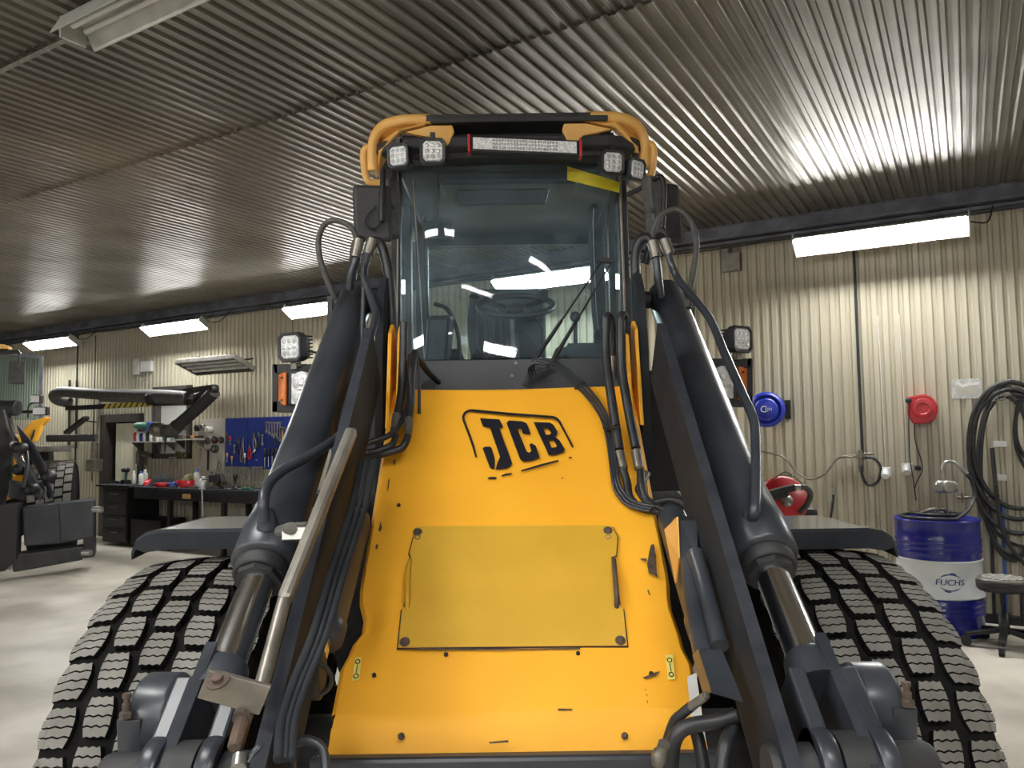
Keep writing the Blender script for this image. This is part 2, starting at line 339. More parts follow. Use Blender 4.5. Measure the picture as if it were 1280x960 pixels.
# trough lamps under the ceiling: a dead one in view, lit ones added unseen above and behind the camera to brighten the loader
def trough(tc, nc, lit, label):
    hl = .70; c = TT*tc+NN*nc+V((0, 0, 3.50)); r = thing('trough_lamp', label, 'lamp', c-V((0, 0, .1)), 'ceiling trough lamps')
    prof_ = [c+NN*a+V((0, 0, b))-TT*hl for a, b in ((-.10, -.06), (-.05, .03), (.05, .03), (.10, -.06), (.107, -.06), (.056, .04), (-.056, .04), (-.107, -.06))]
    m = MB(); m.prism(prof_, TT*2*hl); m.obox(c+TT*-hl+V((0, 0, -.01)), TT*.006, NN*.06, V((0, 0, .05))); m.build('housing', 'lampwhite', r)
    if lit: m = MB(); m.obox(c-V((0, 0, .05)), TT*(hl-.03), NN*.085, V((0, 0, .008))); m.build('diffuser', 'added_tube', r)
    else:
        for q in (-.03, .03): m = MB(); m.cyl(c+NN*q-TT*(hl-.05)-V((0, 0, .01)), c+NN*q+TT*(hl-.02)-V((0, 0, .01)), .013, seg=10); m.build('lamp_tube', 'tubeoff', r)
    for q in (-.5, .5): m = MB(); m.tube([c+TT*q+V((0, 0, .03)), c+TT*q+V((0, 0, .09))], .01, 6, 1); m.build('hanger', 'dark', r)
    m = MB(); m.tube([c-TT*hl, c-TT*(hl+.02)+V((0, 0, .03)), c-TT*(hl+.05)+V((0, 0, .07))], .012, 6, 3); m.build('supply_cable', 'dark', r)
trough(-2.8, 1.96, False, 'unlit white trough lamp hanging under the ceiling, cut by the top edge at left')
for tc, nc, lb in ((-2.4, .35, 'above the camera on its left'), (.9, .35, 'above the camera on its right'), (-.4, -1.3, 'straight behind the camera')):
    trough(tc, nc, True, 'added unseen lit trough lamp under the ceiling, ' + lb)
# conduit along the ceiling seam to that lamp
MB().tube([TT*t+NN*2.07+V((0, 0, 3.575)) for t in (-18, -12, -8, -3.55)], .012, 6, 1).build('ceiling_conduit', 'dullsteel', label='thin conduit pipe running along the ceiling seam to the unlit lamp', cat='pipe')
# ============================================================ WHEEL LOADER
L = thing('wheel_loader', 'large yellow and black wheel loader facing the camera in the middle', 'loader', (0, 2.45, 0))
# --- hood plane helpers
HA, HB = V((0, 2.90, 1.763)), V((0, 1.99, .90)); HW = .445
hd = (HA-HB).normalized(); hn = V((0, -hd.z, hd.y))
def onhood(px, py, off=0.0):
    d = ray(px, py); o = V((0, 0, CH)); k = (HB+hn*off-o).dot(hn)/d.dot(hn); return o+d*k
def hl_(x, s, off=0.0): return V((x, 0, 0))+HB+hd*s+hn*off       # lateral, distance up the slope
HL = (HA-HB).length
m = MB(); NX, NS = 28, 30
def hoodp(i, j):
    x = -1+2*i/NX; s = HL*j/NS; e = 0
    wdt = HW + (.012 if j < 4 else 0) - .006*math.sin(j/NS*3.1)
    # dents: bent left edge low, soft bulges
    dx = 0
    if i == 0 or i == 1:
        dx = .025*math.exp(-((s-.27)/.05)**2)*(1 if i == 0 else .6)
        e -= .03*math.exp(-((s-.27)/.07)**2)
    if i == NX: dx = -.012*math.exp(-((s-.3)/.06)**2)
    e += .004*math.sin(x*3+s*4)+.006*math.exp(-((x-.7)/.18)**2-((s-1.0)/.12)**2)-.007*math.exp(-((x+.62)/.15)**2-((s-.98)/.15)**2)
    return hl_(x*wdt+dx, s, e)
vs = [hoodp(i, j) for j in range(NS+1) for i in range(NX+1)]
m.add(vs, [(j*(NX+1)+i, j*(NX+1)+i+1, (j+1)*(NX+1)+i+1, (j+1)*(NX+1)+i) for j in range(NS) for i in range(NX)], True)
# rolled side edges
for sx, i in ((-1, 0), (1, NX)):
    e = [hoodp(i, j) for j in range(NS+1)]; n1 = [p+V((sx*.012, 0, 0))-hn*.012 for p in e]; n2 = [p-hn*.09 for p in n1]
    q = e+n1+n2; k = NS+1
    m.add(q, [(a*k+j, a*k+j+1, (a+1)*k+j+1, (a+1)*k+j) for a in range(2) for j in range(NS)], True)
# lower steeper strip, softly curved
lw = [(0, .90), (-.012, .884), (-.022, .865), (-.035, .835), (-.052, .80)]
q = [V((x*(HW+.012+.003*a), 1.99+y, z)) for a, (y, z) in enumerate(lw) for x in [-1+2*i/NX for i in range(NX+1)]]
for i in range(NX+1): q[i] = hoodp(i, 0)
m.add(q, [(a*(NX+1)+i, (a+1)*(NX+1)+i, (a+1)*(NX+1)+i+1, a*(NX+1)+i+1) for a in range(len(lw)-1) for i in range(NX)], True)
m.add([V((-HW-.02, 1.938, .80)), V((HW+.02, 1.938, .80)), V((HW, 1.97, .795)), V((-HW, 1.97, .795))], [(0, 1, 2, 3)])
for i in (0, NX):
    x = (-1 if i == 0 else 1)*(HW+.02); m.add([V((x, 1.938, .80)), V((x, 1.97, .87)), V((x, 2.06, .85)), V((x, 2.03, .78))], [(0, 1, 2, 3)])
# top rolled edge
e = [hoodp(i, NS) for i in range(NX+1)]; e2 = [p+V((0, .012, .004)) for p in e]; e3 = [p+V((0, .15, .0)) for p in e]
m.add(e+e2+e3, [(a*(NX+1)+i, a*(NX+1)+i+1, (a+1)*(NX+1)+i+1, (a+1)*(NX+1)+i) for a in range(2) for i in range(NX)], True)
hood = m.build('hood_panel', 'yellow', L)
# underside mass so that nothing shows through
m = MB(); m.prism([V((-.40, 2.02, .78)), V((-.40, 2.1, .90)), V((-.40, 2.92, 1.66)), V((-.40, 3.5, 1.66)), V((-.40, 3.5, .5)), V((-.40, 2.05, .5))], (.80, 0, 0)); m.build('front_frame', 'blackm', L)
# hatch plate
def Z2(x, y): return (420+x/2, 480+y/2)
hp = [(200, 362), (212, 357), (668, 355), (690, 358), (704, 384), (700, 430), (688, 434), (694, 470), (706, 552), (718, 562), (728, 655), (155, 660), (165, 565), (172, 558), (178, 520), (190, 440), (183, 425)]
m = MB(); pts = [onhood(*Z2(*p), .006) for p in hp]; m.prism(pts, hn*.004); hatch = m.build('hatch_plate', 'yellow2', hood, .0015)
m = MB(); cen = sum(pts, V())/len(pts); m.prism([cen+(p-cen)*1.010-hn*.004 for p in pts], hn*.004); m.build('hatch_gasket', 'decal', hood)
for (x, y) in ((204, 370), (680, 366), (172, 645), (711, 641)):
    c = onhood(*Z2(x, y), .010); m = MB(); m.lathe(c, hn, [(.010, 0), (.009, .004), (.005, .005)], 8); m.lathe(c-hn*.001, hn, [(.0145, 0), (.0145, .002)], 14); m.build('bolt', 'rust2', hood)
for (x, y) in ((157, 302), (95, 727), (275, 675), (605, 673), (788, 723), (163, 880), (722, 879)):
    c = onhood(*Z2(x, y), .006)
    if y > 800: c = P(*Z2(x, y), 1.948)
    m = MB(); m.lathe(c, hn, [(.0085 if y > 800 else .006, -.004), (.0085 if y > 800 else .006, .001), (.004, .004)], 10); m.build('bolt', 'rust2' if y > 800 else 'decal', hood)
for x0, s in ((186, 1), (694, -1)):                # worn hatch handles
    m = MB(); a, b, c, d = onhood(*Z2(x0, 440), .006), onhood(*Z2(x0-5*s-2, 470), .03), onhood(*Z2(x0-8*s, 530), .03), onhood(*Z2(x0-8*s, 560), .006)
    m.tube([a, b, c, d], .007, 8, 4); m.build('hatch_handle', 'yellow2' if s > 0 else 'rust2', hood)
    for (x, y) in (((204, 383) if s > 0 else (681, 382)),):
        m = MB(); m.torus(onhood(*Z2(x, y), .011), hn, .008, .0015, 14, 6); m.build('hatch_ring', 'dullsteel', hood)
# hood marks: scrapes
def blob(pts, f=Z2, off=.0075, n='scratch'):
    m = MB(); m.tri([[onhood(*f(*p), off) for p in pts]]); return m
marks = [[(787, 402), (795, 400), (800, 430), (802, 470), (806, 485), (795, 478), (782, 474), (778, 450), (782, 425)], [(760, 436), (776, 436), (778, 444), (764, 440)], [(150, 185), (146, 205), (142, 195)],
         [(135, 235), (130, 270), (128, 262), (131, 240)], [(111, 342), (115, 360), (110, 370), (106, 365), (109, 355)], [(101, 400), (106, 402), (103, 414), (98, 410)],
         [(322, 484), (318, 498), (319, 492)], [(305, 528), (297, 546), (295, 545), (302, 530)], [(554, 811), (590, 812), (592, 816), (556, 817)], [(766, 734), (800, 720), (812, 718), (800, 728), (775, 738)],
         [(382, 895), (430, 890), (432, 896), (384, 899)], [(778, 515), (782, 515), (786, 530), (782, 526)], [(772, 762), (775, 763), (774, 768)], [(776, 775), (779, 777), (777, 781)], [(777, 790), (780, 792), (779, 800)], [(563, 236), (570, 232), (566, 238)],
         [(180, 659), (270, 661), (430, 662), (560, 660), (612, 659), (610, 663), (400, 666), (185, 664)], [(190, 440), (196, 470), (188, 520), (180, 556), (176, 552), (184, 500)], [(684, 430), (700, 436), (705, 500), (712, 552), (703, 552), (694, 480)]]
for q in marks: sc = MB(); sc.tri([[onhood(*Z2(*p), .0085 if q[0][1] < 800 else .006) for p in q]]); sc.build('paint_scrape', 'scratch', hood, recalc=False)
# emblem print
def ZJ(x, y): return (560+x/7.53, 500+y/7.53)
J = lambda x, y: onhood(*ZJ(x, y), .0085)
B_ = [[(805, 207), (960, 212), (995, 235), (1030, 300), (1025, 330), (1005, 345), (1050, 380), (1098, 460), (1090, 485), (1040, 505), (950, 522)], [(895, 262), (940, 265), (970, 310), (960, 325), (920, 328)], [(945, 375), (990, 375), (1025, 430), (1015, 445), (975, 448)]]
shapes = [[[(300, 170), (485, 182), (522, 255), (480, 258), (603, 592), (593, 618), (545, 643), (448, 656), (465, 590), (490, 535), (395, 258), (330, 250)]],
          [[(325, 455), (345, 440), (395, 438), (412, 455), (440, 560), (437, 640), (425, 655), (395, 637)]],
          [[(550, 215), (575, 192), (700, 200), (740, 218), (780, 320), (705, 318), (690, 270), (670, 262), (655, 275), (740, 482), (762, 496), (785, 480), (765, 420), (785, 405), (825, 430), (862, 540), (800, 565), (710, 578), (680, 560)]], B_]
lt = MB()
for s in shapes: lt.tri([[J(*p) for p in q] for q in s])
def stroke(mb, pts, w):
    pts = [V((*p, 0)) for p in pts]; L_, R_ = [], []
    for i, p in enumerate(pts):
        d = (pts[min(i+1, len(pts)-1)]-pts[max(i-1, 0)]).normalized(); n = V((-d.y, d.x, 0))*w/2*(1 if 0 < i < len(pts)-1 else .75)
        L_.append(p+n); R_.append(p-n)
    k = len(pts); mb.add([J(p.x, p.y) for p in L_+R_], [(i, i+1, k+i+1, k+i) for i in range(k-1)])
stroke(lt, [(265, 540), (240, 440), (205, 340), (160, 225), (146, 190), (143, 155), (158, 122), (190, 103), (225, 97), (600, 132), (990, 160), (1025, 175), (1050, 205), (1176, 445)], 22)
stroke(lt, [(688, 668), (860, 618), (1040, 570)], 20); stroke(lt, [(505, 716), (550, 700), (600, 692)], 18); stroke(lt, [(375, 737), (415, 734), (457, 733)], 20); stroke(lt, [(1135, 542), (1150, 540), (1167, 543)], 14)
lt.build('emblem_print', 'decal', hood, recalc=False)
# chain stickers
for cx, cy, s in ((446, 836), (838, 834)) and ((446, 836, -1), (838, 834, 1)):
    m = MB(); q = [(-6, -15), (3, -16), (6, 15), (-3, 16)] if s > 0 else [(-2, -14), (6, -15), (3, 14), (-6, 15)]
    m.tri([[onhood(cx+a, cy+b, .008) for a, b in q]]); st = m.build('warning_sticker', 'sticker', hood, recalc=False)
    m = MB()
    for dy in (-9, 0, 9):
        c = onhood(cx+(dy*.12*s), cy+dy, .0085); m.lathe(c, hn, [(.0075, 0), (.0045, 0)], 10, sm=False, closed=True) if dy else m.obox(c, V((.0012, 0, 0)), hd*.012, hn*.0003)
    m.build('chain_print', 'decal', hood, recalc=False)
# hood lifting flanges beside the hoses
for s in (-1, 1):
    m = MB()
    for off in (0, .035):
        x = s*(.425+off)
        m.prism([V((x, 2.78, 1.62)), V((x, 2.86, 1.98)), V((x, 2.92, 2.02)), V((x, 2.97, 1.98)), V((x, 2.97, 1.66))], (.014, 0, 0))
    m.build('hood_flange', 'yellow', L, .003)
# bumper cross member under the hood
m = MB(); m.box(-.50, .50, 1.895, 1.935, .62, .826); m.build('cross_member', 'black', L, .01)
m = MB(); m.prism([V((.43, 1.98, .98)), V((.452, 1.98, .99)), V((.462, 1.94, .84)), V((.43, 1.94, .84))], (0, .003, 0)); m.build('side_gap_plate', 'white', L)
# --- tyres
TR, TWD, AX, AZ = .62, .46, 2.45, .60
cols = 5; rowsN = 34; NVIS = 26; pit = 2*math.pi/rowsN
def tread_mesh(c):
    """one tread block: four sipe-separated strips with wavy edges, raised off the carcass"""
    cw = TWD/cols; g = .0115; x0 = -TWD/2+c*cw+g; x1 = x0+cw-g*2
    if c == 0: x0 = -TWD/2-.012
    if c == cols-1: x1 = TWD/2+.012
    a0, a1 = pit*.085, pit*.915; r0 = TR-.028
    nS = 4; nx = 6; vs = []; fs = []; mi = []
    skew = (.030 if c in (0, 3) else .0)
    def pt(u, v, r):
        x = x0+(x1-x0)*u; v2 = a0+(a1-a0)*v
        end = min(v, 1-v)*3.2; pinch = .13*max(0, 1-end)*(u-.5)       # corners taken in towards both ends
        x -= pinch*(x1-x0)*1.6
        x += (v-.5)*.006*(1 if c % 2 else -1)
        crown = .022*((x/(TWD/2))**2)+(.012 if abs(x) > TWD/2-.012 else 0)
        return V((x, -(r-crown)*math.cos(v2), (r-crown)*math.sin(v2)))
    wav = [0, 1, -.3, 1, -.2, .9, 0]
    for s in range(nS):
        va, vb = s/nS+(.022 if s else 0), (s+1)/nS-(.022 if s < nS-1 else 0)
        am = .035
        top = [pt(i/nx, va+am*wav[i]*(1 if s else .9), TR) for i in range(nx+1)]+[pt(i/nx, vb+am*wav[i]*(1 if s < nS-1 else -.9), TR) for i in range(nx+1)]
        bot = [pt(i/nx, va+am*wav[i]*(1 if s else .9), r0 if s in (0,) else TR-.008) for i in range(nx+1)]+[pt(i/nx, vb+am*wav[i]*(1 if s < nS-1 else -.9), r0 if s == nS-1 else TR-.008) for i in range(nx+1)]
        o = len(vs); vs += top+bot; n = nx+1
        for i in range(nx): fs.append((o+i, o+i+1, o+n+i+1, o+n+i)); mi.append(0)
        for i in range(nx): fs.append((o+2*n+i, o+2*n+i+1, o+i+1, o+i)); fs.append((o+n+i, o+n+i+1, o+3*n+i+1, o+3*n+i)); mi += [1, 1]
        # side walls down to the carcass
        for i in (0, nx):
            q = len(vs); vs += [pt(i/nx, va+am*wav[i], r0), pt(i/nx, vb+am*wav[i], r0)]; fs.append((o+i, o+n+i, q+1, q)); mi.append(1)
    # floor under the sipes
    q = len(vs); vs += [pt(0, .0, TR-.008), pt(1, .0, TR-.008), pt(1, 1, TR-.008), pt(0, 1, TR-.008), pt(0, .5, TR-.008), pt(1, .5, TR-.008)]
    fs += [(q, q+1, q+5, q+4), (q+4, q+5, q+2, q+3)]; mi += [1, 1]
    me = bpy.data.meshes.new('tread_block'); me.from_pydata([tuple(v) for v in vs], [], fs); me.polygons.foreach_set('material_index', mi)
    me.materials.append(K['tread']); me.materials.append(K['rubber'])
    bm = bmesh.new(); bm.from_mesh(me)
    bmesh.ops.recalc_face_normals(bm, faces=bm.faces)
    bm.faces.ensure_lookup_table()
    for f_ in bm.faces:
        if f_.material_index == 0 and f_.normal.dot(V((0, f_.calc_center_median().y, f_.calc_center_median().z))) < 0: f_.normal_flip()
    bm.to_mesh(me); bm.free()
    return me
TM = [tread_mesh(c) for c in range(cols)]
for sx in (-1, 1):
    m = MB(); cx = sx*.93
    prof = [(.25, -.10), (.29, -.20), (.40, -.245), (.52, -.245), (.575, -.235), (TR-.028, -.20), (TR-.027, 0), (TR-.028, .20), (.575, .235), (.52, .245), (.40, .245), (.29, .20), (.25, .10)]
    m.lathe((cx, AX, AZ), (1, 0, 0), prof, 72); m.lathe((cx, AX, AZ), (1, 0, 0), [(.29, -.19), (.28, -.1), (.1, -.05), (.1, .05), (.28, .1), (.29, .19)], 40)
    ty = m.build('tyre', 'rubber', L)
    rear = MB()
    for c in range(cols):
        for k in range(rowsN):
            an = k*pit+(c % 2)*pit*.5+(.012 if sx > 0 else 0)+(.3*pit if c in (0, cols-1) else 0)
            if not -(rowsN-NVIS)//2 + 0 <= 0: pass
            deg = math.degrees(an) % 360
            if 150 < deg < 330 and not (deg > 235 and 0):
                ca, sa = math.cos(-an), math.sin(-an); me_ = TM[c]
                rear.add([V((cx+(-v.co.x if sx < 0 else v.co.x), AX+v.co.y*ca-v.co.z*sa, AZ+v.co.y*sa+v.co.z*ca)) for v in me_.vertices], [tuple(p.vertices) for p in me_.polygons])
                continue
            o = bpy.data.objects.new('tread_block', TM[c]); COL.objects.link(o); o.parent = ty
            o.location = V((cx, AX, AZ))-worigin(ty); o.rotation_euler = (-an, 0, 0)
            if sx < 0: o.scale = (-1, 1, 1)
    rear.build('hidden_tread', 'rubber', ty, kind='stuff')
    # fender
    m = MB(); pr = [(.60, 0), (.95, .0), (1.09, 0), (1.135, -.008), (1.165, -.028), (1.178, -.060)]
    Y0, Y1, z = 2.40, 2.80, 1.305-sx*.014
    top = [V((sx*x, Y0, z+dz)) for x, dz in pr]; bk = [V((sx*x, Y1, z+dz-.004)) for x, dz in pr]
    lip = [V((sx*x, Y0-.006, z+dz-.010)) for x, dz in pr]; lip2 = [V((sx*x, Y0-.004, z+dz-.062+(.03 if i > 3 else 0))) for i, (x, dz) in enumerate(pr)]
    k = len(pr); q = bk+top+lip+lip2+[V((sx*x, Y1, z-.06)) for x, dz in pr]
    m.add(q, [(i, i+1, k+i+1, k+i) for i in range(k-1)], False); m.add(q, [(a*k+i, a*k+i+1, (a+1)*k+i+1, (a+1)*k+i) for a in range(1, 4) for i in range(k-1)], False, 1); m.build('fender', ['fendglare', 'armb'], L)
    m = MB(); m.box(min(sx*.62, sx*.70), max(sx*.62, sx*.70), 2.5, 2.6, .9, 1.29); m.build('fender_bracket', 'blackm', L)
m = MB(); m.cyl((-.72, AX, AZ), (.72, AX, AZ), .13, seg=20); m.lathe((0, AX-.05, AZ), (0, 1, 0), [(.2, 0), (.26, .1), (.2, .25)], 20); m.build('front_axle', 'blackm', L)
# --- lift arms and cylinders, both sides
CX = .645
ctop, cend = V((0, 3.20, 2.172)), V((0, 2.0, 1.262)); cdir = (cend-ctop).normalized(); rodend = V((0, 1.72, 1.07))
for s in (-1, 1):
    X = V((s*CX, 0, 0)); side = V((s, 0, 0))
    m = MB(); a, b = X+ctop, X+cend
    m.lathe(a-cdir*.03, cdir, [(.03, 0), (.055, .012), (.073, .045), (.073, (b-a).length-.22), (.080, (b-a).length-.13), (.085, (b-a).length-.10), (.086, (b-a).length+.015), (.078, (b-a).length+.025), (.055, (b-a).length+.027)], 36); tc = m.build('tilt_cylinder', 'black', L)
    m = MB(); m.lathe(b+cdir*.0, cdir, [(.070, 0), (.070, .03), (.064, .034)], 28); m.lathe(b+cdir*.015, cdir, [(.060, 0), (.060, .035), (.05, .037)], 8, sm=False); m.build('gland_nut', 'blackm', tc)
    m = MB(); m.cyl(b, X+rodend+cdir*-.02, .042, seg=28); m.build('piston_rod', 'chrome', tc)
    # rod eye / fork
    e = X+rodend; up = V((0, cdir.z, -cdir.y))
    m = MB(); m.lathe(e-cdir*.04, cdir, [(.045, 0), (.052, .01), (.058, .05), (.062, .08)], 20)
    pin = e+cdir*.22-V((0, 0, .0))
    for q in (-.055, .055): m.obox(e+cdir*.13+side*q, V((.018, 0, 0)), cdir*.10, up*.06); m.lathe(pin+side*q-V((.018, 0, 0)), (1, 0, 0), [(.075, 0), (.08, .006), (.08, .03), (.075, .036)], 28)
    m.build('rod_fork', 'grey' if 0 else 'black', tc, .006)
    m = MB(); m.lathe(pin-V((.16, 0, 0)), (1, 0, 0), [(.045, 0), (.05, .01), (.05, .31), (.045, .32)], 24); m.lathe(pin-V((.03, 0, 0)), (1, 0, 0), [(.07, 0), (.07, .06)], 24); m.build('pivot_pin', 'blackm', tc)
    # bellcrank plate with bright front edge
    m = MB(); xx = s*.672
    poly = [(1.735, 1.15), (1.46, .955), (1.22, .78), (1.22, .6), (1.5, .66), (1.74, .90)]
    m.prism([V((xx-.013, y, z)) for y, z in poly], (.026, 0, 0)); bc = m.build('bellcrank', 'grey', L, .002)
    # outer ring boss with grease bolt
    m = MB(); oc = V((s*.76, 1.70, 1.0)); m.lathe(oc-V((.045, 0, 0)), (1, 0, 0), [(.06, 0), (.082, 0), (.092, .008), (.092, .075), (.082, .085), (.06, .085), (.055, .045)], 36, closed=True)
    m.bar(oc+V((s*.03, -.085, .03)), oc+V((s*.03, -.07, -.14)), .05, .02, (0, 1, 0)); m.build('pivot_boss', 'black', bc, .003)
    m = MB(); m.lathe(oc-V((.05, 0, 0)), (1, 0, 0), [(.03, 0), (.06, .01), (.06, .08), (.03, .09)], 24); m.build('boss_bush', 'blackm', bc)
    m = MB(); g = oc+V((s*.035, -.092, .045)); m.lathe(g-V((0, 0, .012)), (0, 0, 1), [(.014, 0), (.014, .012), (.011, .014)], 6, sm=False); m.lathe(g, (0, 0, 1), [(.009, 0), (.009, .016), (.006, .017), (.006, .026), (.009, .028), (.009, .036)], 12, sm=False); m.build('grease_bolt', 'rust2', bc)
    m = MB()
    for pz, py_, rr in ((.80, 1.47, .075),): m.lathe(V((s*.645-.06, py_, pz)), (1, 0, 0), [(rr*.6, 0), (rr*.8, .01), (rr*.8, .11), (rr*.6, .12)], 28)
    m.lathe(V((s*.77-.05, 1.50, .80)), (1, 0, 0), [(.03, 0), (.055, .01), (.055, .09), (.03, .1)], 24); m.build('lower_pivot', 'black', bc)
    # main arm plate
    m = MB(); ax = .515 if s > 0 else -.488
    a1, a2 = V((0, 2.62, 1.965)), V((0, 1.25, .775)); dd = (a2-a1).normalized(); dn = V((0, -dd.z, dd.y))
    pl = [a1, a2, a2+dn*.20, a1+dn*.24]
    m.prism([V((ax-.015, p.y, p.z)) for p in pl], (.03, 0, 0)); arm = m.build('lift_arm', 'armb', L, .003)
    m = MB(); m.bar(V((ax, a1.y, a1.z)), V((ax, a2.y, a2.z)), .030, .003, (0, -1, .8)); 
    m.build('arm_edge', 'grey', arm)
    # tower plate
    m = MB(); tx = s*.50
    pl = [(2.88, 1.15), (2.88, 1.9), (2.93, 2.14), (3.0, 2.22), (3.12, 2.22), (3.2, 2.1), (3.45, 1.3), (3.45, .9), (2.95, .9)]
    m.prism([V((tx-.016, y, z)) for y, z in pl], (.032, 0, 0)); tw = m.build('tower_plate', 'armb', L, .003)
    m = MB(); m.prism([V((tx+s*.24-.012, y, z)) for y, z in [(3.12, 1.9), (3.12, 2.17), (3.2, 2.17), (3.3, 1.6), (3.2, 1.5)]], (.024, 0, 0)); m.cyl((min(tx, tx+s*.25), 3.16, 2.14), (max(tx, tx+s*.25), 3.16, 2.14), .035); m.box(min(tx, tx+s*.24), max(tx, tx+s*.24), 3.2, 3.24, 1.35, 1.85); m.build('tower_bracket', 'blackm', tw, .002)
    # lift cylinder, inner
    m = MB(); c1, c2 = V((s*.50, 2.47, 1.345)), V((s*.50, 2.02, 1.08)); dl = (c2-c1).normalized()
    m.lathe(c1, dl, [(.02, 0), (.045, .015), (.052, .05), (.052, (c2-c1).length-.06), (.057, (c2-c1).length-.05), (.057, (c2-c1).length), (.03, (c2-c1).length+.01)], 28); lc = m.build('lift_cylinder', 'black', L)
    m = MB(); m.cyl(c2, c2+dl*.07, .028); m.build('piston_rod', 'chrome', lc)
    m = MB(); pe = c2+dl*.12; m.lathe(pe-V((.03, 0, 0)), (1, 0, 0), [(.04, 0), (.058, .005), (.058, .055), (.04, .06)], 24); m.torus(pe-V((s*.012, .03, 0)), (0, 1, .3), .045, .006, 24, 6); m.lathe(pe+V((0, -.05, -.01)), (0, -1, .4), [(.009, 0), (.009, .01), (.003, .012)], 6); m.build('rod_eye', 'blackm', lc)
    # side pipe along the tilt cylinder: port near the gland
    pp = MB()
    if s > 0: path = [P(835, 314, 3.01), P(839, 330, 3.0), P(850, 352, 2.97), P(885, 395, 2.72), P(905, 440, 2.55), P(928, 492, 2.35), P(942, 525, 2.25), P(945, 560, 2.18), P(945, 612, 2.05), P(943, 638, 2.0), P(940, 652, 2.02)]
    else: path = [P(460, 318, 3.0), P(455, 345, 2.97), P(465, 376, 2.9), P(469, 400, 2.8), P(452, 450, 2.65), P(441, 485, 2.55), P(433, 525, 2.42), P(424, 545, 2.34), P(390, 568, 2.2), P(352, 589, 2.10), P(334, 608, 2.03), P(329, 630, 1.99), P(332, 652, 1.99)]
    pp.tube(path, .0145, 12, 6); pp.build('steel_pipe', 'black', tc)
    m = MB(); q = path[-1]; m.lathe(q+V((0, .01, .03)), (0, .2, -1), [(.018, 0), (.022, .02), (.03, .05)], 16); m.build('port_boss', 'black', tc)
    # short pipe at cylinder top
    m = MB(); path = [P(819, 316, 3.02), P(823, 350, 3.02), P(826, 372, 3.04)] if s > 0 else [P(448, 316, 3.02), P(440, 340, 3.02), P(437, 362, 3.04)]
    m.tube(path, .017, 12, 4); m.build('steel_pipe', 'black', tc)
    # crimped hose ends
    m = MB()
    for a_, b_ in (((816, 302), (820, 322)), ((830, 300), (837, 318))) if s > 0 else (((449, 300), (444, 322)), ((466, 300), (460, 318))):
        m.cyl(P(*a_, 3.02), P(*b_, 3.01), .0235, .021, 16)
    m.build('hose_fitting', 'dullsteel', tc)
    # hoses up there
    m = MB()
    if s > 0:
        m.tube([P(797, 440, 3.05), P(795, 360, 3.05), P(794, 325, 3.05), P(798, 305, 3.04), P(807, 297, 3.03), P(816, 303, 3.02)], .020, 12, 6)
        m.tube([P(806, 330, 3.1), P(815, 305, 3.08), P(824, 296, 3.05), P(831, 301, 3.02)], .018, 12, 6)
    else:
        m.tube([P(440, 350, 3.06), P(444, 308, 3.05), P(451, 300, 3.02), P(449, 304, 3.02)], .018, 12, 5)
        m.tube([P(491, 440, 3.0), P(490, 400, 3.02), P(486, 345, 3.03), P(477, 308, 3.03), P(468, 302, 3.02), P(466, 306, 3.02)], .020, 12, 6)
        m.tube([P(452, 440, 2.9), P(455, 360, 2.95), P(455, 318, 3.0)], .011, 8, 6)
    m.build('hydraulic_hose', 'hose', L)
    m = MB()
    if s > 0: m.tube([P(815, 300, 3.02), P(819, 281, 3.0), P(829, 267, 3.0), P(846, 262, 3.0), P(861, 273, 2.98), P(870, 297, 2.96), P(869, 325, 2.95), P(864, 355, 2.93), P(861, 385, 2.9)], .0115, 10, 8)
    else: m.tube([P(447, 306, 3.02), P(441, 287, 3.0), P(424, 276, 3.0), P(408, 279, 3.0), P(399, 295, 2.98), P(399, 318, 2.97), P(407, 345, 2.98), P(419, 373, 3.0)], .0115, 10, 8)
    m.build('hose_loop', 'dusty', L)
# level indicator tube on the left
m = MB(); m.bar(P(440, 538, 2.12), P(355, 752, 1.72), .034, .034, (1, 0, 0)); gi = m.build('indicator_tube', 'dullsteel', L, .012)
m = MB(); m.cyl(P(356, 748, 1.73), P(322, 878, 1.54), .0155); m.build('indicator_rod', 'dullsteel', gi)
m = MB(); m.obox(P(372, 668, 1.86), V((.034, .004, 0)), V((0, .004, .015)), V((0, .01, -.004))); m.cyl(P(350, 664, 1.9), P(364, 660, 1.84), .014); m.cyl(P(368, 656, 1.9), P(384, 655, 1.86), .006); m.build('indicator_clamp', 'galv', gi, .002)
m = MB(); m.obox(P(293, 864, 1.42), V((.056, .0, -.016)), V((.012, -.005, .026)), V((.0, .012, .006))*.35); cl = m.build('rod_bracket', 'dullsteel', gi, .002)
m = MB(); q = P(273, 852, 1.405); m.lathe(q, (-.1, -.45, .85), [(.021, 0), (.021, .004), (.010, .004), (.010, .012), (.006, .013)], 14, sm=False); m.build('washer_bolt', 'rust2', gi)
m = MB(); m.lathe(P(306, 886, 1.44), P(292, 936, 1.36)-P(306, 886, 1.44), [(.017, 0), (.018, .02), (.018, .025), (.0125, .026), (.012, .085), (.010, .088)], 10, sm=False); m.build('adjuster_bolt', 'rust2', gi)
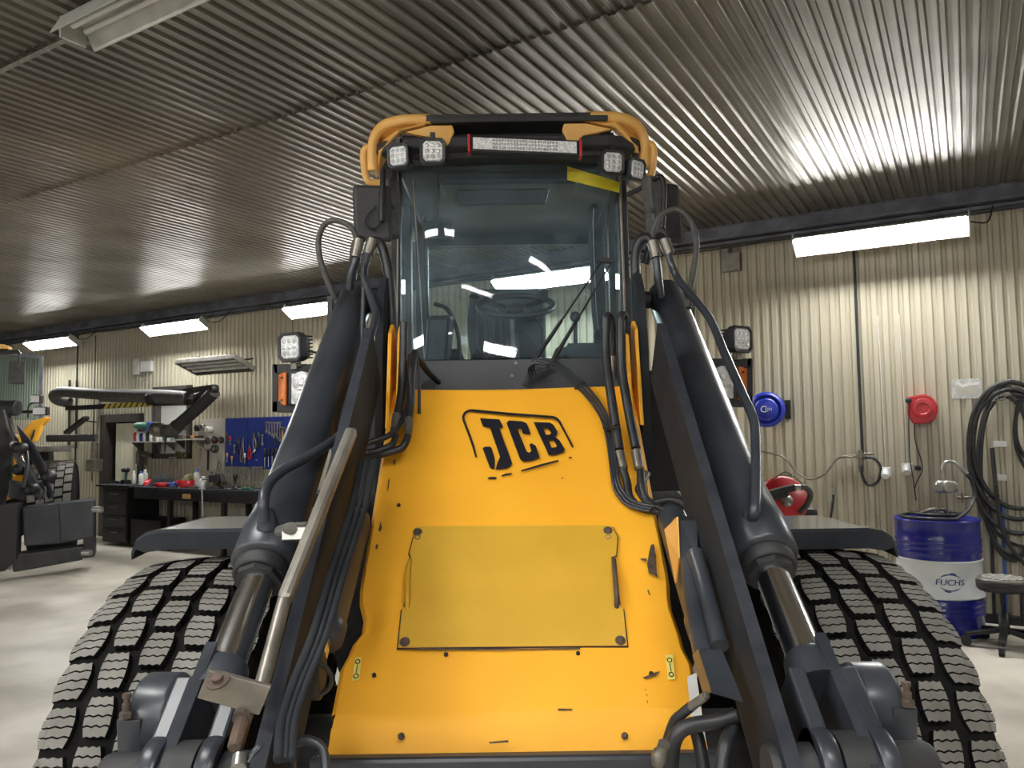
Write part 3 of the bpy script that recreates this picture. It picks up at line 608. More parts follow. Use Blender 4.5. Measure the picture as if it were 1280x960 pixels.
# harness along the left arm, hoses on the arms
m = MB()
for k, (dx, r_) in enumerate(((0, .010), (9, .006), (17, .008))): m.tube([P(452+dx, 575, 2.27), P(438+dx, 640, 2.08), P(415+dx, 710, 1.90), P(392+dx, 790, 1.71), P(368+dx, 850, 1.61), P(352+dx, 900, 1.54), P(348+dx, 950, 1.46)], r_, 8, 5)
for q in ((438, 640), (414, 712), (372, 842)): pass
m.build('hose_bundle', 'armb', L)
m = MB(); m.tube([P(352, 915, 1.62), P(362, 930, 1.6), P(382, 925, 1.6), P(402, 935, 1.6), P(408, 965, 1.58)], .010, 10, 5); m.tube([P(345, 880, 1.66), P(356, 900, 1.64), P(362, 935, 1.6), P(366, 965, 1.56)], .008, 8, 5); m.tube([P(310, 955, 1.5), P(325, 935, 1.52), P(345, 930, 1.55), P(350, 950, 1.56)], .010, 8, 5); m.build('hydraulic_hose', 'black', L)
m = MB(); m.cyl(P(300, 945, 1.5), P(298, 960, 1.48), .014); m.build('hose_fitting', 'galv', L)
# right arm: cover tube, guard plate, valve block
m = MB(); m.tube([P(868, 690, 2.02), P(884, 745, 1.93), P(900, 808, 1.80)], .022, 12, 3); m.tube([P(862, 700, 2.04), P(868, 760, 1.93), P(880, 820, 1.8)], .024, 12, 3); m.build('cover_tube', 'black', L)
m = MB(); m.prism([P(873, 812, 1.74), P(903, 812, 1.76), P(930, 878, 1.62), P(890, 866, 1.62)], V((.0, .01, -.004))); m.prism([P(873, 812, 1.74), P(890, 866, 1.62), P(880, 870, 1.68), P(866, 820, 1.80)], V((.0, .008, 0))); m.build('guard_plate', 'black', L, .002)
m = MB(); q0 = [P(848, 650, 2.16), P(873, 650, 2.14), P(873, 698, 2.06), P(850, 698, 2.06)]; m.prism(q0, V((0, .10, .0))); m.build('valve_block', 'black', L, .004)
m = MB(); m.prism([P(848, 646, 2.158), P(850, 697, 2.058), P(846, 729, 2.13), P(832, 662, 2.26)], V((-.004, 0, 0))); m.build('block_side_plate', 'tan', L)
# hoses over the hood
def hose(pts, r, mtl='hose', name='hydraulic_hose', seg=10):
    m = MB(); m.tube([P(*p) for p in pts], r, seg, 6); return m.build(name, mtl, L)
def fit(a, b, r=.016):
    m = MB(); m.cyl(P(*a), P(*b), r, r*.9, 14); m.lathe(P(*b), P(*b)-P(*a), [(r*.7, 0), (r*.75, .006)], 6); return m.build('hose_fitting', 'dullsteel', L)
hose([(505, 403, 2.80), (504, 449, 2.78), (502, 490, 2.74), (497, 520, 2.68)], .0155)
hose([(495, 545, 2.62), (490, 556, 2.58), (474, 563, 2.56), (455, 567, 2.56), (445, 572, 2.58)], .012)
fit((496, 519, 2.68), (493, 538, 2.63))
hose([(519, 446, 2.86), (518, 442, 2.84), (514, 470, 2.76), (514, 500, 2.72), (511, 525, 2.66)], .014)
hose([(510, 545, 2.60), (507, 553, 2.58), (500, 561, 2.57), (476, 568, 2.56), (449, 574, 2.58)], .013)
fit((511, 524, 2.66), (510, 541, 2.62))
hose([(513, 444, 2.85), (512, 480, 2.76), (509, 510, 2.70), (500, 530, 2.65), (485, 545, 2.6), (455, 556, 2.57), (447, 570, 2.57)], .010)
hose([(522, 447, 2.86), (524, 480, 2.84), (524, 517, 2.80)], .006)
hose([(518, 442, 2.88), (524, 450, 2.9), (535, 465, 3.0), (548, 478, 3.1)], .012)
hose([(757, 399, 2.82), (757, 430, 2.80), (759, 460, 2.76), (766, 510, 2.68), (774, 562, 2.60)], .0165)
hose([(757, 399, 2.82), (760, 393, 2.83), (764, 399, 2.85), (767, 420, 2.87), (766, 445, 2.88)], .0115)
hose([(776, 458, 2.78), (774, 420, 2.8), (776, 396, 2.82), (779, 393, 2.84), (783, 402, 2.86), (785, 450, 2.88)], .013)
hose([(776, 400, 2.80), (777, 458, 2.76), (785, 510, 2.68), (795, 560, 2.60)], .0165)
fit((774, 566, 2.60), (779, 586, 2.56), .018); fit((795, 564, 2.60), (799, 586, 2.56), .018); fit((766, 445, 2.88), (766, 462, 2.88), .012)
hose([(779, 588, 2.55), (784, 605, 2.52), (787, 622, 2.49), (800, 634, 2.47), (825, 640, 2.45)], .014)
hose([(801, 590, 2.55), (802, 606, 2.52), (808, 624, 2.49), (825, 634, 2.46), (850, 642, 2.43)], .014)
fit((808, 592, 2.57), (803, 602, 2.54), .014)
hose([(800, 606, 2.53), (799, 614, 2.52), (812, 630, 2.47), (838, 640, 2.42), (856, 650, 2.38)], .012)
hose([(815, 630, 2.48), (838, 625, 2.44), (855, 630, 2.4), (864, 645, 2.36), (867, 662, 2.34)], .013)
for dx, dy in ((0, 0), (3, -3), (-3, 3)):
    hose([(667+dx, 470+dy, 3.4), (664+dx, 458+dy, 3.38), (675+dx, 451+dy, 3.3), (700+dx, 460+dy, 3.1), (730+dx, 486+dy, 2.86), (752+dx, 515+dy, 2.74), (762+dx, 545+dy, 2.66), (768+dx, 590+dy, 2.54), (773+dx, 612+dy, 2.5), (788+dx, 629+dy, 2.46), (815+dx, 636+dy, 2.42)], .0055, 'black', 'cable', 6)
m = MB(); 
for q in ((766, 535, 2.64), (725, 482, 2.88), (690, 455, 3.15)): m.torus(P(*q), V((.5, -.3, -1)), .022, .003, 16, 5)
m.tube([P(754, 535, 2.64), P(770, 534, 2.6), P(775, 532, 2.6)], .003, 5, 2); m.build('cable_tie', 'dark', L)
hose([(820, 975, 1.74), (840, 908, 1.70), (852, 893, 1.68), (864, 883, 1.67)], .011); fit((863, 884, 1.67), (882, 870, 1.64), .010)
hose([(838, 965, 1.66), (843, 925, 1.66), (860, 908, 1.66), (895, 902, 1.66), (920, 893, 1.66)], .016)
hose([(902, 965, 1.6), (906, 935, 1.62), (915, 910, 1.66)], .015); hose([(880, 965, 1.68), (873, 925, 1.70), (866, 905, 1.72)], .014)
m = MB(); m.lathe(P(826, 942, 1.60), V((.1, -.3, .5)), [(.014, -.03), (.017, -.02), (.017, 0), (.013, .002), (.013, .03)], 6); m.build('hose_fitting', 'dullsteel', L)
# --- cab
cab = MB(); CY = 3.62
def pil(x0, y0, x1, y1, z0, z1, w, d, mtl='blackm', nm='cab_pillar'):
    m = MB(); m.bar((x0, y0, z0), (x1, y1, z1), w, d, (0, 1, 0)); return m.build(nm, mtl, L, .006)
for s in (-1, 1):
    pil(s*.565, CY+.13, s*.56, CY+.16, 1.78, 2.98, .045, .06)
    pil(s*.60, 4.45, s*.60, 4.45, 1.6, 2.98, .05, .07); pil(s*.58, 5.02, s*.58, 5.02, 1.6, 2.98, .08, .07)
m = MB(); m.cyl((.555, CY+.085, 1.86), (.548, CY+.12, 2.9), .007); m.cyl((-.555, CY+.085, 1.86), (-.548, CY+.12, 2.9), .005); m.build('glass_trim', 'dullsteel', L)
# windshield: gently bowed glass
def shield(zb, zt, hw, y, bow, nm, mtl, n=14):
    m = MB(); pts = [(hw*(-1+2*i/n)) for i in range(n+1)]
    lo = [V((x, y+bow*(abs(x)/hw)**3, zb)) for x in pts]; hi = [V((x*.985, y+.03+bow*(abs(x)/hw)**3, zt)) for x in pts]
    m.add(lo+hi, [(i, i+1, n+2+i, n+1+i) for i in range(n)], True); return m.build(nm, mtl, L)
shield(1.955, 2.93, .55, CY, .12, 'windshield', 'glass')
m = MB(); m.cyl((-.42, CY+.07, 1.965), (-.47, CY+.10, 2.85), .0035); m.build('glass_edge_glint', 'dullsteel', L)  # steel-coloured rod drawn as the highlight along the glass edge
# scuttle below the glass
m = MB(); m.prism([V((-.56, CY+.14, 1.6)), V((-.45, CY+.02, 1.6)), V((.45, CY+.02, 1.6)), V((.56, CY+.14, 1.6)), V((.56, CY+.5, 1.6)), V((-.56, CY+.5, 1.6))], (0, 0, .352)); m.build('scuttle_panel', 'black', L, .006)
m = MB(); m.prism([V((-.52, CY+.012, 1.72)), V((-.40, CY+.012, 1.72)), V((-.36, CY+.012, 1.83)), V((-.37, CY+.012, 1.87)), V((-.42, CY+.012, 1.84)), V((-.46, CY+.012, 1.80))], (0, .01, 0)); m.build('scuttle_recess', 'dark', L)
m = MB()
for x, z in ((.02, 1.93), (.02, 1.80), (.0, 1.87)): m.lathe((x, CY+.018, z), (0, -1, 0), [(.008, 0), (.007, .004)], 8)
m.build('scuttle_bolt', 'dullsteel', L)
# side glasses, rear glass, floor, rear wall
for s in (-1, 1):
    m = MB(); m.add([(s*.585, CY+.18, 1.75), (s*.60, 5.0, 1.75), (s*.60, 5.0, 2.9), (s*.585, CY+.18, 2.9)], [(0, 1, 2, 3)]); m.build('side_window', 'glass2', L)
m = MB(); m.add([(-.55, 5.03, 2.08), (.55, 5.03, 2.08), (.55, 5.03, 2.83), (-.55, 5.03, 2.83)], [(0, 1, 2, 3)]); m.build('rear_window', 'glass2', L)
m = MB(); m.box(-.6, .6, 5.0, 5.06, 1.4, 2.08); m.box(-.6, .6, 4.98, 5.06, 2.83, 2.98); m.box(-.62, .62, CY+.1, 5.06, 1.35, 1.42); m.build('cab_shell', 'darkplastic', L)
m = MB(); m.box(-.56, .56, CY+.12, 5.0, 2.90, 2.96); m.box(-.35, .35, CY+.14, CY+.4, 2.84, 2.91); m.build('headliner', 'darkplastic', L, .02)
m = MB(); m.prism([V((-.24, CY+.10, 2.72)), V((.18, CY+.10, 2.72)), V((.20, CY+.10, 2.80)), V((-.26, CY+.10, 2.80))], (0, .02, 0)); m.build('sun_visor', 'dark', L, .01)
m = MB(); m.obox((-.36, CY+.2, 2.62), (.075, 0, 0), (0, .01, 0), (0, 0, .045)); m.tube([(-.36, CY+.2, 2.66), (-.36, CY+.2, 2.72), (-.36, CY+.25, 2.9)], .008, 6, 3); m.build('interior_mirror', 'dark', L, .015)
# seat
m = MB(); m.obox((-.02, 4.55, 2.18), (.225, 0, 0), (0, .05, .01), (0, -.04, .27)); m.obox((-.02, 4.35, 1.86), (.24, 0, 0), (0, .24, 0), (0, 0, .07)); seat = m.build('operator_seat', 'seatf', L, .05)
m = MB()
for k in range(9): m.box(-.2+k*.045, -.18+k*.045, 4.475, 4.49, 1.98, 2.38)
m.build('seat_ribs', 'darkplastic', seat, .004)
for s in (-1, 1): m = MB(); m.obox((-.02+s*.30, 4.3, 2.02), (.045, 0, 0), (0, .17, 0), (0, 0, .04)); m.build('armrest', 'darkplastic', seat, .02)
# steering
sc_ = V((.025, 4.0, 2.265)); ax_ = V((0, -.42, .9)).normalized()
m = MB(); m.torus(sc_, ax_, .195, .017, 40, 10); st = m.build('steering_wheel', 'darkplastic', L)
m = MB()
u_ = V((1, 0, 0)); v_ = ax_.cross(u_)
for a in (math.radians(35), math.radians(150), math.radians(265)): m.bar(sc_-ax_*.03, sc_+(u_*math.cos(a)+v_*math.sin(a))*.19, .04, .012, ax_)
m.lathe(sc_-ax_*.05, ax_, [(.03, 0), (.055, .02), (.05, .05), (.02, .06)], 20); m.cyl(sc_+(u_*.8+v_*.55).normalized()*.19, sc_+(u_*.8+v_*.55).normalized()*.19+ax_*.05, .022); m.build('wheel_spokes', 'dark', st)
m = MB(); m.prism([V((.02, 3.95, 1.9)), V((.17, 3.95, 1.9)), V((.17, 3.93, 2.13)), V((.13, 3.93, 2.19)), V((.02, 3.93, 2.17))], (0, .12, 0)); m.bar((.09, 3.9, 1.6), (.06, 4.0, 2.2), .12, .1); m.build('steering_column', 'darkplastic', L, .015)
# consoles and bits seen through the glass
m = MB(); m.obox((-.37, 3.95, 2.09), (.06, 0, 0), (0, .12, .02), (.01, 0, .12)); m.build('left_monitor', 'darkplastic', L, .02)
m = MB(); m.tube([(-.3, 4.1, 1.9), (-.28, 4.1, 2.1), (-.33, 4.05, 2.25), (-.4, 4.0, 2.28)], .012, 8, 4); m.tube([(-.43, 4.0, 2.0), (-.45, 4.0, 2.6), (-.45, 4.0, 2.75)], .010, 8, 3); m.build('grab_rail', 'dark', L)
m = MB(); m.obox((.38, 4.1, 1.98), (.10, 0, 0), (0, .3, 0), (0, 0, .06)); m.tube([(.33, 3.95, 2.0), (.33, 3.93, 2.16)], .012, 8, 1); m.ball((.33, 3.93, 2.19), .028); m.build('right_console', 'darkplastic', L, .02)
m = MB(); m.tube([(.46, 3.9, 2.1), (.43, 3.9, 2.14), (.42, 3.9, 2.4), (.42, 3.9, 2.72), (.45, 3.9, 2.76)], .013, 8, 5); m.build('grab_rail', 'dark', L)
m = MB(); m.tube([(-.2, 4.2, 2.35), (-.22, 4.3, 2.2), (-.18, 4.28, 2.0), (0, 4.2, 1.85), (.05, 4.1, 1.83)], .03, 10, 5); m.build('seat_bellows', 'darkplastic', L)
# roof
m = MB(); prof = [(.30, 0), (.47, .012), (.585, .045), (.64, .10), (.655, .17), (.655, .26)]
pl = [V((-x, 3.50+dy, 3.0)) for x, dy in prof[::-1]]+[V((x, 3.50+dy, 3.0)) for x, dy in prof]+[V((.62, 5.15, 3.0)), (V((-.62, 5.15, 3.0)))]
m.prism(pl, (0, 0, .055)); roof = m.build('cab_roof', 'blackm', L, .012); roof.location.z -= .07
m = MB(); m.prism([V((-.38, 3.475, 3.045)), V((.38, 3.475, 3.045)), V((.50, 3.53, 3.045)), V((.5, 4.9, 3.06)), V((-.5, 4.9, 3.06)), V((-.38, 3.5, 3.045))], (0, 0, .03)); m.box(-.36, .46, 3.46, 3.48, 3.03, 3.055); m.build('roof_top_panel', 'blackm', roof, .004)
for s in (-1, 1):   # corner casings and grab loops
    m = MB(); m.prism([V((s*.38, 3.48, 3.055)), V((s*.50, 3.49, 3.05)), V((s*.60, 3.53, 3.03)), V((s*.655, 3.66, 3.0)), V((s*.655, 3.68, 2.86)), V((s*.625, 3.62, 2.86)), V((s*.60, 3.56, 2.93)), V((s*.50, 3.50, 3.01)), V((s*.38, 3.49, 3.035))], (0, .05, 0)); m.tube([V((s*.36, 3.50, 3.062)), V((s*.50, 3.50, 3.058)), V((s*.585, 3.53, 3.045)), V((s*.635, 3.58, 3.01)), V((s*.65, 3.6, 2.95)), V((s*.65, 3.61, 2.86))], .026, 10, 6); m.build('roof_corner', 'tan', roof, .012)
    m = MB(); m.tube([V((s*.60, 3.62, 2.97)), V((s*.66, 3.60, 2.97)), V((s*.690, 3.60, 2.95)), V((s*.690, 3.61, 2.88)), V((s*.675, 3.62, 2.815)), V((s*.63, 3.64, 2.81)), V((s*.60, 3.64, 2.81))], .018, 10, 6); m.build('grab_handle', 'tan', roof)
    m = MB(); m.prism([V((s*.36, 3.49, 3.03)), V((s*.26, 3.49, 3.03)), V((s*.25, 3.49, 3.0)), V((s*.275, 3.49, 2.94)), V((s*.31, 3.49, 2.925)), V((s*.345, 3.49, 2.97)), V((s*.42, 3.49, 2.985)), V((s*.48, 3.49, 3.0))], (0, .03, 0)); m.build('light_bar_bracket', 'tan', roof, .006)
m = MB(); m.prism([V((-.53, 3.58, 2.9)), V((.53, 3.58, 2.9)), V((.5, 3.55, 3.01)), V((-.5, 3.55, 3.01))], (0, .1, 0)); m.build('roof_valance', 'dark', roof, .01)
# light bar
c = P(656, 182, 3.40); ex = (P(724, 185, 3.40)-P(588, 179, 3.40)).normalized(); hx = (P(724, 185, 3.40)-P(588, 179, 3.40)).length/2
m = MB(); m.obox(c+V((0, .03, 0)), ex*hx, V((0, .03, 0)), V((0, 0, .037))); lb = m.build('light_bar', 'dark', L, .006)
m = MB(); m.obox(c+V((0, -.003, 0)), ex*(hx-.012), V((0, .003, 0)), V((0, 0, .026))); m.build('bar_lens', 'hazer', lb)
m = MB()
for j in range(3):
    for i in range(22): q = c+ex*((i-10.5)*.0135)+V((0, -.007, (j-1)*.016)); m.lathe(q, (0, -1, 0), [(.006, 0), (.005, .003), (.001, .004)], 8)
m.build('led_rows', 'led', lb, kind='stuff')
m = MB()
for q in (-1, 1): m.obox(c+ex*(hx+.006)*q+V((0, .02, 0)), ex*.006, V((0, .03, 0)), V((0, 0, .04)))
m.build('bar_end', 'red', lb, .002)
def worklight(px, py, Y, size, yaw, pitch=.15, name='work_light', parent=L, foot=True, leds=True):
    c = P(px, py, Y); f = V((math.sin(yaw)*math.cos(pitch), -math.cos(yaw)*math.cos(pitch), -math.sin(pitch))); r = f.cross(V((0, 0, -1))).normalized()*-1; u = r.cross(f)*-1
    if u.z < 0: u = -u
    s = size/2; m = MB()
    def ring(k, d, ch=.3): return [c+r*(x*k)+u*(y*k)+f*d for x, y in ((-s, -s*(1-ch)), (-s*(1-ch), -s), (s*(1-ch), -s), (s, -s*(1-ch)), (s, s*(1-ch)), (s*(1-ch), s), (-s*(1-ch), s), (-s, s*(1-ch)))]
    rr = ring(.8, 0)+ring(.82, .008)+ring(1, .01)+ring(1.03, 0)+ring(1.0, -s*.5)+ring(.82, -s*1.1)+ring(.5, -s*1.2)
    m.add(rr, [(a*8+i, a*8+(i+1) % 8, (a+1)*8+(i+1) % 8, (a+1)*8+i) for a in range(6) for i in range(8)]+[tuple(range(48, 56)), tuple(range(8))])
    for k in range(7): m.obox(c-f*(s*.9)+u*(s*(-.75+k*.25)), r*s*.98, f*s*.3, u*s*.05)
    w = m.build(name, 'darkplastic', parent, .002)
    m = MB(); q = ring(.80, .003)+ring(.72, .008); m.add(q, [(i, (i+1) % 8, 8+(i+1) % 8, 8+i) for i in range(8)]+[tuple(range(8, 16))]); m.build('lens', 'hazer', w)
    m = MB()
    for i in (-1, 0, 1):
        for j in (-1, 0, 1): m.lathe(c+r*i*s*.45+u*j*s*.42+f*.008, f, [(s*.18, 0), (s*.16, .002), (s*.04, .003)], 8)
    m.build('led_cluster', 'led', w)
    if foot:
        m = MB(); m.bar(c-f*s*.5-u*s*.9, c-f*s*.5-u*s*1.5, s*.5, s*.5, r); m.cyl(c-f*s*.5-u*s*1.25-r*s*.4, c-f*s*.5-u*s*1.25+r*s*.4, s*.14); m.build('mount', 'dullsteel', w)
    else:
        m = MB(); m.bar(c-f*s*.3+u*s*.9, c-f*s*.3+u*s*1.5, s*.5, s*.4, r); m.build('mount', 'dark', w)
    return w
worklight(498, 195, 3.46, .108, -.35, .12, foot=False); worklight(541, 189, 3.43, .115, 0.05, .12, foot=False)
worklight(766, 203, 3.43, .110, .25, .12, foot=False); worklight(796, 212, 3.47, .100, .65, .12, foot=False)
worklight(363, 434, 3.32, .125, -.45, .05); worklight(927, 424, 3.32, .115, .55, .0)
m = MB(); m.tube([P(378, 437, 3.34), P(395, 441, 3.34), P(430, 452, 3.3)], .006, 6, 3); m.build('cable', 'dark', L)
# mirrors
m = MB(); m.obox(P(466, 267, 3.30), V((.082, .01, 0)), V((-.003, .02, 0)), V((-.004, 0, .125))); mr = m.build('side_mirror', 'blackm', L, .018)
m = MB(); m.obox(P(489, 262, 3.38), V((.022, .03, 0)), V((-.02, .02, 0)), V((.0, 0, .13))); m.build('mirror_mount', 'dusty', mr, .012)
m = MB(); m.tube([P(479, 213, 3.3), P(478, 240, 3.27), P(477, 277, 3.27)], .0125, 10, 2); m.tube([P(478, 272, 3.27), P(470, 285, 3.26), P(458, 282, 3.26), P(457, 272, 3.26), P(470, 258, 3.27)], .004, 6, 5); m.lathe(P(490, 259, 3.34), (0, -1, 0), [(.013, 0), (.012, .006)], 10); m.build('mirror_arm', 'dark', mr)
m = MB(); m.obox(P(817, 262, 3.34), V((.030, .03, 0)), V((-.02, .02, 0)), V((-.01, 0, .145))); mr = m.build('side_mirror', 'dusty', L, .014, label='right side mirror with grey back seen edge on')
m = MB(); m.obox(P(838, 267, 3.42), V((.046, .015, 0)), V((-.006, .02, 0)), V((-.008, 0, .135))); m.build('mirror_shell', 'blackm', mr, .015)
m = MB(); m.tube([P(785, 243, 3.55), P(800, 236, 3.45), P(818, 224, 3.3), P(826, 221, 3.28), P(830, 235, 3.27), P(829, 265, 3.27), P(828, 285, 3.27)], .012, 10, 5); m.tube([P(828, 282, 3.27), P(836, 292, 3.27), P(843, 284, 3.27)], .004, 6, 5); m.lathe(P(817, 263, 3.30), (0, -1, 0), [(.014, 0), (.012, .008)], 10); m.build('mirror_arm', 'dark', mr)
# headlight clusters on brackets
for s in (-1, 1):
    cxp = 369 if s < 0 else 912; cy = 484 if s < 0 else 477; Y = 3.35
    f = lambda dx, dy, y=Y: P(cxp+dx*s, cy+dy, y)
    m = MB(); 
    for a, b in ((-29, -17), (18, 31)):
        top = [(28, a), (-45, a), (-45, b), (20, b), (26, b)] if a < 0 else [(29, a), (24, a-1), (-45, a), (-45, b), (29, b)]
        m.prism([f(x, y) for x, y in top], V((0, .14, 0)))
    m.prism([f(29, -29), f(29, 31), f(22, 31), f(22, -29)], V((0, .01, 0)) if 0 else V((0, .005, 0)))
    m.bar(f(-30, 5, Y+.13), (s*.55, 3.5, 1.75), .12, .10); br = m.build('headlight_bracket', 'dark', L, .006)
    m = MB(); m.prism([f(12, -20, Y-.01), f(-28, -20, Y-.01), f(-28, 24, Y-.01), f(12, 24, Y-.01)], V((0, .12, 0))); hl2 = m.build('headlight', 'darkplastic', br, .015)
    m = MB(); m.prism([f(5, -17, Y-.018), f(-26, -17, Y-.018), f(-26, 21, Y-.018), f(5, 21, Y-.018)], V((0, .008, 0))); m.build('lens', 'hazer', hl2, .004)
    m = MB()
    for dy in (-7, 11): m.lathe(f(-8, dy, Y-.016), (0, -1, 0), [(.045, 0), (.04, .006), (.02, .004), (.012, .012)], 20)
    m.build('reflector', 'led', hl2)
    m = MB(); m.prism([f(24, -17, Y+.02), f(13, -19, Y-.02), f(11, -19, Y-.02), f(11, 23, Y-.02), f(13, 23, Y-.02), f(24, 20, Y+.02)], V((0, .06, 0))); ind = m.build('indicator', 'amber', br, .006)
    m = MB()
    for dy in (-12, 16): m.lathe(f(17, dy, Y-.008), (0, -1, 0), [(.006, 0), (.005, .003)], 8)
    m.build('screw', 'dark', ind)
# wipers
m = MB()
for a, b in (((665, 455, 3.52), (752, 327, 3.58)), ((690, 452, 3.52), (764, 329, 3.58))): m.cyl(P(*a), P(*b), .006, .004, 8); q0, q1 = P(*a), P(*b); m.cyl(q0, q0+(q1-q0)*.42, .011, .008, 8)
m.bar(P(746, 324, 3.575), P(768, 326, 3.575), .012, .02); m.obox(P(758, 329, 3.58), V((.03, 0, 0)), V((0, .004, 0)), V((0, 0, .003))); wp = m.build('wiper', 'dark', L)
m = MB(); m.bar(P(655, 482, 3.5), P(668, 452, 3.5), .03, .02); m.bar(P(664, 462, 3.5), P(694, 452, 3.5), .02, .03); m.build('wiper_motor_cover', 'darkplastic', wp, .003)
m = MB(); m.prism([P(709, 208, 3.60), P(775, 228, 3.625), P(774, 241, 3.625), P(709, 225, 3.60)], V((0, -.003, 0))); m.build('yellow_tape', 'tape', L)
# rear body so that the machine is whole
m = MB(); m.box(-.5, .5, 4.9, 6.2, .7, 1.62); m.build('engine_cover', 'yellow', L, .05)
m = MB(); m.box(-.35, .35, 3.3, 6.2, .45, .75); m.build('rear_chassis', 'blackm', L, .02)
for s in (-1, 1):
    m = MB(); m.lathe((s*.90, 5.25, AZ), (1, 0, 0), [(.25, -.10), (.29, -.20), (.5, -.23), (.59, -.2), (.605, 0), (.59, .2), (.5, .23), (.29, .2), (.25, .1)], 48); m.build('tyre', 'rubber', L)
# ============================================================ WALL AND RIGHT SIDE PROPS
def wtube(pts, r, d, seg=8, n=6):
    return MB().tube([wq(p[0], p[1], p[2] if len(p) > 2 else d) for p in pts], r, seg, n)
def wprism(mb, pts, d0, d1, dref=None):
    """polygon given on the wall plane in (t, z)"""
    return mb.prism([wv(t, d0, z) for t, z in pts], -NN*(d1-d0))
def wpx(pts, d): return [wt(x, y, d) for x, y in pts]
DN = -NN
# --- oil drum
dc = V((3.365, 6.20, 0)); dr = .300; DH = .875
drum = thing('oil_drum', 'blue and white steel oil drum standing on the floor by the right wall', 'drum', dc)
def ribbed(z0, z1, ribs, e=.006):
    pr = [(dr, z0)]
    for rz in ribs: pr += [(dr, rz-.014), (dr+e, rz-.006), (dr+e, rz+.006), (dr, rz+.014)]
    return pr+[(dr, z1)]
m = MB(); m.lathe(dc, (0, 0, 1), [(dr-.01, .012), (dr+.006, .0), (dr+.008, .012), (dr, .02)]+ribbed(.03, .285, [.16, .20, .24])[1:], 64); m.build('lower_shell', 'drumblue', drum)
m = MB(); m.lathe(dc, (0, 0, 1), [(dr, .285), (dr+.014, .292), (dr+.014, .302), (dr, .315), (dr, .56), (dr+.012, .568), (dr, .575)], 64); m.build('middle_band', 'drumwhite', drum)
m = MB(); m.lathe(dc, (0, 0, 1), ribbed(.575, .855, [.63, .67, .71])+[(dr+.008, .862), (dr+.008, .875), (dr-.006, .877), (dr-.012, .86), (.01, .862)], 64); m.build('upper_shell', 'drumblue', drum)
# printed name, bent around the drum
def text_mesh(txt, size, extr=0.0):
    cu = bpy.data.curves.new('t', 'FONT'); cu.body = txt; cu.size = size; cu.align_x = 'CENTER'; cu.align_y = 'CENTER'; cu.extrude = extr; cu.resolution_u = 3
    o = bpy.data.objects.new('t', cu); COL.objects.link(o); bpy.context.view_layer.update()
    me = bpy.data.meshes.new_from_object(o.evaluated_get(bpy.context.evaluated_depsgraph_get())); bpy.data.objects.remove(o)
    vs = [v.co.copy() for v in me.vertices]; fs = [tuple(p.vertices) for p in me.polygons]; bpy.data.meshes.remove(me); return vs, fs
a0 = math.atan2(wq(1187, 728, .9).x*0+P(1187, 728, 5.93).x-dc.x, -(P(1187, 728, 5.93).y-dc.y)); zc = P(1187, 728, 5.93).z
def ondrum(x, y, off=.0035): a = a0+x/dr; return dc+V((math.sin(a)*(dr+off), -math.cos(a)*(dr+off), zc+y))
m = MB()
tv, tf = text_mesh('FUCHS', .062)
for dx in (-.0012, .0, .0012): m.add([ondrum(v.x*1.06+dx+v.y*.15, v.y, .0035+dx*.1) for v in tv], tf)
for s in (-1, 1):
    for (r0, r1, b0, b1) in ((.078, .090, 25, 155), (.090, .103, 60, 95)):
        n = 14; q = []
        for k in range(n+1):
            a = math.radians(b0+(b1-b0)*k/n); tp = min(1, min(k, n-k)/4)
            q += [ondrum(s*math.cos(a)*(r0+(r1-r0)*(1-tp)*.5), s*math.sin(a)*(r0+(r1-r0)*(1-tp)*.5)*.72), ondrum(s*math.cos(a)*(r1-(r1-r0)*(1-tp)*.5), s*math.sin(a)*(r1-(r1-r0)*(1-tp)*.5)*.72)]
        m.add(q, [(2*k, 2*k+1, 2*k+3, 2*k+2) for k in range(n)])
m.build('drum_print', 'printblue', drum, recalc=False)
# pump standing in the drum bung
pm = thing('drum_pump', 'chrome rotary hand pump with curved spout standing on the blue drum', 'pump', dc+V((0, 0, .863)))
Yp = 6.1
m = MB(); m.cyl(P(1172, 652, Yp), P(1174, 615, Yp), .013); m.build('pump_stem', 'dullsteel', pm); m = MB(); m.cyl(P(1185, 652, Yp), P(1183, 618, Yp), .007); m.cyl(P(1175, 655, Yp), P(1175, 645, Yp), .03); m.build('suction_pipe', 'dullsteel', pm)
c = P(1182, 608, Yp); m = MB(); m.lathe(c-V((.075, 0, 0)), (1, 0, 0), [(.02, -.01), (.045, 0), (.05, .02), (.05, .11), (.035, .12), (.045, .13), (.045, .15), (.02, .155)], 20); m.lathe(c, (0, -1, 0), [(.05, 0), (.05, .05), (.04, .058), (.012, .06)], 20); m.build('pump_body', 'galv', pm)
m = MB(); m.tube([P(1180, 602, Yp), P(1178, 590, Yp), P(1181, 579, Yp), P(1190, 577, Yp), P(1198, 582, Yp), P(1204, 588, Yp)], .014, 12, 6); m.lathe(P(1203, 587, Yp), P(1210, 593, Yp)-P(1203, 587, Yp), [(.018, 0), (.018, .02), (.015, .03), (.018, .045)], 12); m.build('spout', 'galv', pm)
m = MB(); m.tube([P(1207, 591, Yp), P(1215, 602, Yp), P(1218, 620, 6.08), P(1210, 638, 6.02), P(1195, 649, 5.98), dc+V((.02, -.24, .888)), dc+V((-.12, -.22, .888)), dc+V((-.24, -.10, .888)), dc+V((-.25, .05, .888)), dc+V((-.1, .22, .888)), dc+V((.1, .22, .89)), dc+V((.22, .08, .893)), dc+V((.18, -.08, .91)), dc+V((.02, -.17, .912)), dc+V((-.14, -.12, .912)), dc+V((-.17, .04, .912))], .014, 12, 8); m.build('pump_hose', 'hose', pm)
